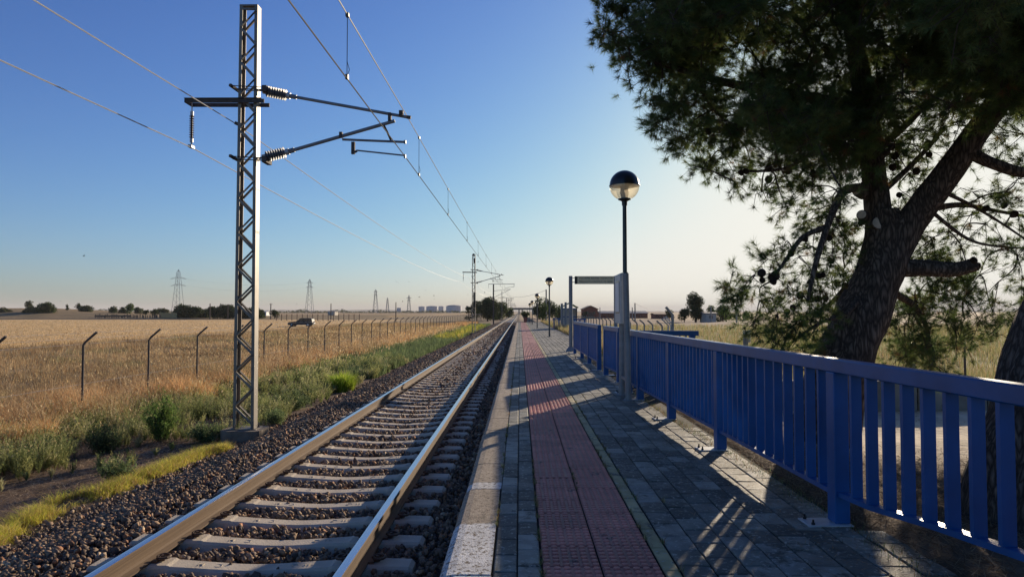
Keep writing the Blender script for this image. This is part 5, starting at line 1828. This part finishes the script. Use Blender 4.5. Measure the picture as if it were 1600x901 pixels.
ft(388, 483, 494, 40, 255, "tree", "farm trees seen through the lattice mast", "tree", DK, 7, trunkfrac=.03)
ft(410, 484, 491, 12, 260, "bush", "dark shrub just right of the lattice mast on the horizon", "bush", DK, 4, trunkfrac=.0)
ft(429, 484, 491, 16, 250, "bush", "green shrub at the foot of a utility pole, right of the mast", "bush", MG_ * .7, 5, trunkfrac=.0)
# long far treeline on the horizon = one mass
n = 5000
px_ = rg.uniform(-300, 735, n); Y_ = rg.uniform(1150, 1250, n)
X_ = (px_ - 812) / F * Y_
hh = 3.2 + 4 * np.maximum(0, nz_arr(px_, px_ * 0, .035, 3)) * 2
Z_ = -1 + rg.random(n) * hh
V = (np.stack([X_, Y_, Z_], 1)[:, None, :] + rg.normal(size=(n, 3, 3)) * np.array([2.2, 2.2, .9])).reshape(-1, 3)
np_mesh("far_woodland", V, np.arange(3 * n).reshape(-1, 3), MT['leaf'], np.repeat(pick(OL, n), 3, 0), kind='stuff', label='thin dark line of woodland on the far left horizon', cat='woodland')

# ================================================================== FENCES
def bent_fence(name, label, pts, lean, H, zt_top, mat, wires=6, arm=.42, r=.028, wmat=None):
    t = thing(name, label, "fence", (pts[0][0], pts[0][1], -1.0))
    tops = []
    for (x, y) in pts:
        zg = ground_z(x, y) - .05
        zk = zt_top - arm * .62
        b = MB(); lx, ly = lean
        b.tube([(x, y, zg), (x, y, zk - .05), (x + lx * .05, y + ly * .05, zk + .03), (x + lx * arm * .75, y + ly * arm * .75, zt_top)], r, 7)
        b.build("post", mat, t)
        tops.append((x, y, zk, zg))
    ws = [(0, 'k', -.02), (.35, 'a', 0), (.72, 'a', 0), (0, 'k', -.95)][:wires]
    for (u, md, dz) in ws:
        line_ = []
        for (x, y, zk, zg) in tops:
            if md == 'k': line_.append((x, y, zk + dz))
            else: line_.append((x + lean[0] * arm * u, y + lean[1] * arm * u, zk + (zt_top - zk) * u / .75))
        b = MB(); b.tube(line_, .0026, 3, cap=False); b.build("wire", wmat or MT['galv_lt'], t)
    return t


XF = -10.2
fp = [(XF, 16.23 + 2.89 * n_) for n_ in range(-3, 60)]
bent_fence("wire_fence", "long fence of dark bent top posts through the dry grass left of the track", fp, (1, 0), 2.0, 1.06, MT['post'], wires=6)
fp = [(8.3, 40.8 + 2.9 * n_) for n_ in range(0, 34)]
bent_fence("wire_fence", "fence of pale bent top posts behind the totem on the right", fp, (-1, 0), 2.0, 1.0, MT['postlt'], wires=4, r=.05)
# corner posts of that fence, nearer
Yq = 26
t = thing("fence_corner", "tall grey corner post with slanting struts behind the ramp railing", "fence post", (P(1051, 510, Yq).x, Yq, -.6))
q0, q1, q2 = P(1051, 520, Yq), P(1051, 491.5, Yq), P(1040.6, 479.5, Yq)
b = MB(); b.tube([(q0.x, Yq, -.8), q1, q2], .055, 8); b.build("post", MT['postlt'], t)
for k, (a1, a2, b1, b2) in enumerate(((1034, 498, 1044, 508), (1037, 495.5, 1048, 508), (1040, 494, 1052, 508))):
    p_ = P(b1, b2, Yq + .3); p2_ = P(a1, a2, Yq + .3)
    b = MB(); b.tube([(p_.x, p_.y, -.7), p_, p2_], .028, 7); b.build("strut", MT['galv_lt'], t)
# posts behind the near railing
for (px, pt, Yk, mt_, lab, w_) in ((1165, 516, 15.5, MT['postlt'], "short weathered post with a plate above the blue handrail", .06), (1427, 535, 14.2, MT['galv'], "grey steel fence post under the pine's branches", .035), (1507, 534, 14.4, MT['post'], "thin dark fence post between the two pine trunks", .022)):
    p_ = P(px, pt, Yk); t = thing("fence_post", lab, "fence post", (p_.x, Yk, -.3))
    b = MB(); b.tube([(p_.x, Yk, -.5), (p_.x, Yk, p_.z)], w_, 8); b.build("post", mt_, t)
    if px == 1165:
        b = MB(); b.box((p_.x + .05, Yk - .02, p_.z - .26), (p_.x + .10, Yk + .02, p_.z + .01)); b.build("plate", MT['galv_lt'], t)
# low concrete wall
b = MB()
xw0, xw1 = 4.5, 14.0
x_ = xw0
t = thing("low_wall", "low weathered concrete wall seen between the railing bars", "wall", (xw0, 12.3, -.2))
while x_ < xw1:
    b = MB(); b.box((x_, 12.2, -.35), (x_ + 1.18, 12.42, .33 + rnd.uniform(-.01, .01)), bev=.012); b.build("wall_block", MT['concrete'], t); x_ += 1.2

# field fence of stakes behind the car
t = thing("stake_fence", "row of wooden stakes across the field behind the parked car", "fence", (P(430, 495, 200).x, 200, -1))
for i in range(17):
    px = 432 + i * 8.1; p_ = P(px, 492, 200)
    b = MB(); b.box((p_.x - .1, 199.9, -1.05), (p_.x + .1, 200.1, P(px, 490.5, 200).z)); b.build("post", MT['wood'], t)
b = MB(); b.bar(P(430, 492.5, 200), P(564, 492.5, 200), .05, .06); b.build("wire", MT['wood'], t)

# ================================================================== VEHICLE IN THE FIELD
def car():
    Yc = 122
    g = P(470, 509, Yc); zg = ground_z(P(470, 508, Yc).x, Yc)
    xL, xR = P(452, 505, Yc).x, P(490, 505, Yc).x
    L = xR - xL; cx = (xL + xR) / 2
    zt = P(470, 496.8, Yc).z
    t = thing("parked_car", "dark hatchback car parked side on in the stubble field", "car", (cx, Yc, zg))
    H = zt - zg
    def X(u): return xL + u * L
    b = MB()
    low = [(X(.0), zg + H * .30), (X(.02), zg + H * .48), (X(.06), zg + H * .55), (X(.34), zg + H * .62), (X(.99), zg + H * .64), (X(1.0), zg + H * .35), (X(.98), zg + H * .2), (X(.02), zg + H * .2)]
    b.prism(low, Yc - .85, Yc + .85, 'y')
    b.build("body", MT['carpaint'], t)
    b = MB(); cabin = [(X(.34), zg + H * .62), (X(.50), zg + H * .97), (X(.56), zt), (X(.90), zt), (X(.97), zg + H * .90), (X(.99), zg + H * .64)]
    b.prism(cabin, Yc - .75, Yc + .75, 'y'); b.build("cabin", MT['carpaint'], t)
    for (a1, a2) in ((.42, .62), (.645, .80), (.82, .94)):
        b = MB(); b.prism([(X(a1), zg + H * .66), (X(a1) + (.12 * L if a1 < .5 else .0), zg + H * .92), (X(a2), zg + H * .92), (X(a2), zg + H * .66)], Yc - .758, Yc - .752, 'y'); b.build("window", MT['carglass'], t)
    for u in (.17, .82):
        w = MB(); w.lathe([(.30, -.1), (.33, -.08), (.33, .08), (.30, .1)], (X(u), Yc - .82, zg + .31), (0, 1, 0), 16); wo = w.build("wheel", MT['tyre'], t)
        w = MB(); w.lathe([(.19, -.105), (.17, -.12), (0, -.11)], (X(u), Yc - .82, zg + .31), (0, 1, 0), 12); w.build("rim", MT['galv_lt'], wo)
        w = MB(); w.lathe([(.30, -.1), (.33, -.08), (.33, .08), (.30, .1)], (X(u), Yc + .82, zg + .31), (0, 1, 0), 16); w.build("wheel", MT['tyre'], t)
    b = MB(); b.box((X(1.0) - .03, Yc - .8, zg + H * .34), (X(1.0) + .06, Yc + .8, zg + H * .46)); b.build("bumper", MT['galv_lt'], t)
    b = MB(); b.box((X(.0) - .05, Yc - .8, zg + H * .24), (X(.0) + .04, Yc + .8, zg + H * .38)); b.build("bumper", MT['galv_lt'], t)
car()

# ================================================================== DISTANT STRUCTURES
def pylon(px, pyt, pyb, Y, arms, label):
    t0 = P(px, pyt, Y); b0 = P(px, pyb, Y); H = t0.z + 1; s = Y / F
    t = thing("power_pylon", label, "pylon", (b0.x, Y, -1), "lattice power pylons on the horizon")
    b = MB(); wb = H * .10; r_ = max(.10, s * .28)
    lv = [0, .18, .34, .48, .60, .70, .78, .86, .93, 1.0]
    def hw(f): return wb * (1 - f) ** 1.0 * .8 + .022 * H * (f < .97) + .002
    for sx in (-1, 1):
        for sy in (-1, 1):
            b.tube([(t0.x + sx * hw(f), Y + sy * hw(f), -1 + H * f) for f in lv], r_, 4)
    b.build("frame", MT['galv'], t)
    b = MB()
    for f0, f1 in zip(lv[:-1], lv[1:]):
        for sx in (-1, 1):
            b.tube([(t0.x + sx * hw(f0), Y - hw(f0), -1 + H * f0), (t0.x - sx * hw(f1), Y - hw(f1), -1 + H * f1)], r_ * .6, 3)
    b.build("bracing", MT['galv'], t)
    for (fy, wpx) in arms:
        z = P(px, fy, Y).z; W_ = wpx * s / 2
        b = MB()
        for sx in (-1, 1):
            b.tube([(t0.x, Y, z), (t0.x + sx * W_, Y, z - .02 * H)], r_ * .8, 4)
            b.tube([(t0.x, Y, z + .035 * H), (t0.x + sx * W_, Y, z - .02 * H)], r_ * .6, 4)
        b.build("crossarm", MT['galv'], t)
    return t


pylon(279, 421, 487, 620, ((434, 25), (445, 24)), "largest power pylon on the left horizon above the farm trees")
pylon(484, 436, 487, 800, ((441, 10), (448, 11)), "second pylon, right of the lattice mast above the parked car")
pylon(587, 452, 487, 1100, ((455, 6), (461, 6)), "pylon left of the small grey silo")
pylon(605.5, 465, 487, 1400, ((469, 3.5), (473, 3)), "smallest pylon between two larger ones left of the silos")
pylon(639, 461, 487, 1250, ((465, 8), (469, 6)), "wide armed faint pylon between the small silo and the tanks")

# power line wires between pylons
for (pa, pb_, za) in (((279, 434, 620), (484, 441, 800), 0), ((279, 445, 620), (484, 448, 800), 0), ((484, 448, 800), (587, 461, 1100), 0)):
    a_, c_ = P(*pa), P(*pb_)
    MB().tube(span(a_, c_, 5, 12), .05, 3).build("power_line", MT['galv'], label="faint power cable strung between pylons from height %d" % pa[1] if False else {434: "upper power cable from the largest pylon to the second", 445: "lower power cable from the largest pylon to the second", 448: "power cable from the second pylon toward the silos"}[pa[1]], cat="cable")

TKG = "pale storage tanks on the horizon"
def tankf(pxa, pxb, pyt, Y, label, dome=.06):
    a_, c_ = P(pxa, 487, Y), P(pxb, 487, Y); r_ = (c_.x - a_.x) / 2; H = P(pxa, pyt, Y).z + 1
    t = thing("storage_tank", label, "tank", ((a_.x + c_.x) / 2, Y, -1), TKG)
    b = MB(); b.lathe([(r_, 0), (r_, H)], ((a_.x + c_.x) / 2, Y, -1), n=32); b.build("shell", MT['tank'], t, smooth=True)
    b = MB(); b.lathe([(r_ * 1.01, H), (r_ * .6, H + r_ * dome * 1.6), (0, H + r_ * dome * 2)], ((a_.x + c_.x) / 2, Y, -1), n=32); b.build("roof", MT['roofgrey'], t, smooth=True)
tankf(620, 627, 481, 1300, "small solitary grey silo left of the tank group")
tankf(654, 664, 479, 1350, "short tank at the left end of the tank group")
tankf(666, 684, 478.8, 1320, "wide tank in the middle of the tank group")
tankf(685, 693.5, 478.6, 1380, "narrow sunlit tank right of the wide middle tank")
tankf(697, 721, 478.2, 1300, "largest domed tank at the right of the group", .08)


def pole(px, pyt, pyb, Y, label, mat=None, w=.12, arm=0):
    p_ = P(px, pyb, Y); t = thing("utility_pole", label, "utility pole", (p_.x, Y, ground_z(p_.x, Y)), "utility poles in the fields")
    b = MB(); b.tube([(p_.x, Y, ground_z(p_.x, Y) - .3), (p_.x, Y, P(px, pyt, Y).z)], [w * 1.15, w * .85], 8); b.build("shaft", mat or MT['postlt'], t)
    if arm:
        z = P(px, pyt + 1, Y).z; b = MB(); b.box((p_.x - arm, Y - .06, z - .1), (p_.x + arm, Y + .06, z)); b.build("crossarm", MT['wood'], t)


pole(423, 474, 491, 240, "wooden utility pole just right of the lattice mast", MT['wood'], .18, .6)
pole(517, 474, 494, 230, "utility pole right of the parked car", MT['wood'], .16)
pole(328, 474, 494, 235, "utility pole among the dark farm trees", MT['wood'], .2)
pole(356, 475, 494, 235, "utility pole at the right of the farm grove", MT['wood'], .16)
pole(618.5, 472, 497, 150, "tall thin pole beside the small grey silo", MT['wood'], .10)
pole(992.3, 473, 496, 170, "tall pole in front of the long brick barn", None, .16)
pole(988, 480, 496, 190, "shorter pole left of the tall one at the brick barn", None, .14)
pole(937.5, 480, 495, 190, "pole between the brick house and the long barn", None, .12)
pole(1111, 479, 497, 140, "pole in front of the small grey shed", None, .14)
pole(1151, 473, 498, 130, "slender pole beside the small round tree", None, .14)
pole(853.5, 452, 495, 120, "tall bare pole rising out of the trees behind the second lamp", MT['postlt'], .13)
a_, c_ = P(992.3, 474, 170), P(1040, 486, 190)
MB().tube(span(a_, c_, .5, 10), .03, 3).build("power_line", MT['galv'], label="thin cable descending right from the tall pole by the barn", cat="cable")
a_, c_ = P(853.5, 453, 120), P(796, 462, 250)
MB().tube(span(a_, c_, .8, 10), .03, 3).build("power_line", MT['galv'], label="faint cable from the bare pole across to the track masts", cat="cable")


def house(pxa, pxb, pye, pyr, pyb, Y, depth, wall, roofm, name, label, gable='y', doors=0, wins=0):
    a_, c_ = P(pxa, pyb, Y), P(pxb, pyb, Y); zg = min(ground_z(a_.x, Y), P(pxa, pyb, Y).z) - .2
    ze = P(pxa, pye, Y).z; zr = P(pxa, pyr, Y).z; x0, x1 = a_.x, c_.x; xm = (x0 + x1) / 2
    t = thing(name, label, "building", (xm, Y, zg))
    b = MB()
    if gable == 'y': b.prism([(x0, zg), (x1, zg), (x1, ze), (xm, zr - .12), (x0, ze)], Y, Y + depth, 'y')
    else: b.box((x0, Y, zg), (x1, Y + depth, ze))
    b.build("wall", wall, t)
    b = MB(); o_ = .25
    if gable == 'y':
        b.prism([(x0 - o_, ze - .1), (xm, zr), (x1 + o_, ze - .1), (x1 + o_, ze + .1), (xm, zr + .22), (x0 - o_, ze + .1)], Y - o_, Y + depth + o_, 'y')
    else:
        b.prism([(Y - o_, ze - .02), (Y + depth / 2, zr), (Y + depth + o_, ze - .02), (Y + depth + o_, ze + .15), (Y + depth / 2, zr + .2), (Y - o_, ze + .15)], x0 - o_, x1 + o_, 'x')
    b.build("roof", roofm, t)
    for i in range(wins):
        xx = x0 + (x1 - x0) * (i + .5) / wins; w_ = min(.9, (x1 - x0) / wins * .3)
        b = MB(); zz = zg + (ze - zg) * .5
        b.box((xx - w_ / 2, Y - .05, zz), (xx + w_ / 2, Y + .05, zz + (ze - zg) * .3)); b.build("window", MT['carglass'], t)
    if doors:
        b = MB(); b.box((xm - .8, Y - .06, zg), (xm + .8, Y + .04, zg + (ze - zg) * .7)); b.build("door", MT['wood'], t)
    return t


house(912.5, 934, 483, 478.2, 494.5, 215, 10, MT['brick'], MT['rooftile'], "brick_house", "brick house with a gabled roof right of the sign post", 'y', 1, 2)
house(938, 1012, 489.5, 486.5, 496, 230, 9, MT['brick'], MT['roofgrey'], "brick_barn", "long low brick barn with a grey roof behind the fence", 'x', 0, 12)
house(1023, 1044, 491.5, 489.8, 496, 210, 6, MT['brick'], MT['rooftile'], "brick_shed", "small low brick shed right of the long barn", 'x', 0, 3)
house(1103, 1119, 490, 489, 497, 145, 5, MT['plaster'], MT['roofgrey'], "grey_shed", "small grey shed between the tall rounded tree and the round dark tree", 'x', 0, 1)
house(403, 416, 487.5, 486.5, 491, 330, 8, MT['white'], MT['white'], "white_shed", "small white farm shed beside the mast on the left horizon", 'x')
house(512, 523, 487, 486, 489.5, 420, 8, MT['plaster'], MT['roofgrey'], "farm_hut", "tiny grey hut far away in the left fields", 'x')
house(270, 278, 489, 487.5, 494, 248, 3, MT['white'], MT['roofgrey'], "farm_hut", "tiny white hut under the wide dark farm tree", 'x')
# yard with pale boards and stakes
t = thing("stock_yard", "straw coloured boarded yard left of the farm trees", "yard fence", (P(262, 494, 245).x, 245, -1))
for i in range(9):
    px = 250 + i * 3.1; p_ = P(px, 494, 245)
    b = MB(); b.box((p_.x - .30, 245, ground_z(p_.x, 245) - .1), (p_.x + .26, 245.2, P(px, 487.6 + (i % 3) * .5, 245).z)); b.build("board", MT['strawbale'], t)
t = thing("stake_fence", "irregular dark stakes and scrap left of the straw coloured yard", "fence", (P(190, 494, 242).x, 242, -1))
for i in range(34):
    px = 150 + i * 3 + rnd.uniform(-1, 1); p_ = P(px, 495, 242)
    b = MB(); b.box((p_.x - .16, 242, ground_z(p_.x, 242) - .1), (p_.x + .16, 242.2, P(px, rnd.uniform(490, 492.6), 242).z)); b.build("post", MT['wood'], t)
b = MB(); b.bar(P(148, 493.6, 242), P(205, 493.2, 242), .2, .55); b.build("rail", MT['wood'], t)

# road bridge across the line
Yb = 560
t = thing("road_bridge", "flat road bridge crossing the railway at the vanishing point", "bridge", (P(812, 487, Yb).x, Yb, -1))
xa, xb = P(794, 483, Yb).x, P(846, 483, Yb).x
zd = P(812, 482.6, Yb).z
b = MB(); b.box((xa, Yb, zd - .7), (xb, Yb + 9, zd + .3)); b.build("deck", MT['concrete'], t)
b = MB(); b.box((xa, Yb - .2, zd + .3), (xb, Yb - .05, zd + 1.0)); b.build("parapet", MT['post'], t)
for px in (797, 811, 816, 833):
    xx = P(px, 485, Yb).x; b = MB(); b.box((xx - .5, Yb + 1, -1), (xx + .5, Yb + 8, zd - .7)); b.build("pier", MT['concrete'], t)
b = MB(); x1_, x2_ = P(833, 487, Yb).x, P(880, 487, Yb).x
b.prism([(x1_, -1), (x2_, -1), (x2_ - 8, zd + .2), (P(842, 487, Yb).x, zd + .2), (x1_ + .5, 1)], Yb + 0.5, Yb + 8.5, 'y'); b.build("abutment", MT['concrete'], t)

# ================================================================== SMALL THINGS
g = G(327, 706, -.95)
t = MB()
bm = []
for i, v in enumerate(ico):
    s = .055 * rnd.uniform(.7, 1.3); bm.append((g.x + v[0] * s * 1.2, g.y + v[1] * s, ground_z(g.x, g.y) + .05 + v[2] * s * .8))
t.add(bm, [tuple(f) for f in icof]); t.build("plastic_litter", MT['litter'], label="crumpled blue plastic scrap at the end of the yellow green grass", cat="litter")
g = G(188, 726, -.97)
t = MB(); bm = []
for i, v in enumerate(ico):
    s = .05 * rnd.uniform(.7, 1.3); bm.append((g.x + v[0] * s * 1.3, g.y + v[1] * s, ground_z(g.x, g.y) + .03 + v[2] * s * .6))
t.add(bm, [tuple(f) for f in icof]); t.build("plastic_litter", MT['litterred'], label="small reddish scrap lying on the dark soil", cat="litter")

# birds in the sky
bird = None
for (px, py, Y, sp) in ((131, 400, 60, .30), (94.5, 470, 90, .3), (464, 474.5, 90, .28), (747, 409, 70, .26), (746, 421, 70, .26), (629, 471, 110, .4), (655, 464, 110, .5), (639, 440, 90, .34), (619.5, 440, 90, .34), (678, 462, 110, .4),
                        (679, 467, 110, .4), (665, 453, 100, .3), (757, 457, 110, .35), (731, 460, 110, .35), (623, 442, 100, .3)):
    c = P(px, py, Y)
    if bird is None:
        b = MB(); b.lathe([(0, -.09), (.028, -.04), (.034, .02), (.018, .08), (0, .10)], (0, 0, 0), (1, 0, .1), 8)
        b.add([(-.03, .02, .02), (.04, .02, .02), (.0, .22, .09), (-.05, .20, .085)], [(0, 1, 2, 3)])
        b.add([(-.03, -.02, .02), (.04, -.02, .02), (.0, -.22, .09), (-.05, -.20, .085)], [(0, 1, 2, 3)])
        b.add([(-.08, -.01, 0), (-.08, .01, 0), (-.15, .03, 0), (-.15, -.03, 0)], [(0, 1, 2, 3)])
        bird = b.build("bird", MT['dark']); o = bird
    else:
        o = bird.copy(); col.objects.link(o)
    o.location = c; s = sp / .44 * 1.2
    o.scale = (s, s, s); o.rotation_euler = (rnd.uniform(-.4, .4), rnd.uniform(-.3, .3), rnd.uniform(0, 6.28))
    tag(o, "small dark bird flying low in the clear sky over the fields", "bird", "birds over the fields")

# ================================================================== AIR
b = MB(); b.box((-16000, -60, -6), (16000, 17000, 120))
vm = bpy.data.materials.new("haze_air"); vm.use_nodes = True
vn = vm.node_tree.nodes; vn.remove(vn["Principled BSDF"])
pv = vn.new("ShaderNodeVolumePrincipled"); pv.inputs["Density"].default_value = 0.00010; pv.inputs["Color"].default_value = (0.94, 0.91, 0.88, 1); pv.inputs["Anisotropy"].default_value = 0.0
vm.node_tree.links.new(pv.outputs[0], vn["Material Output"].inputs["Volume"])
b.build("haze", vm, kind='stuff')
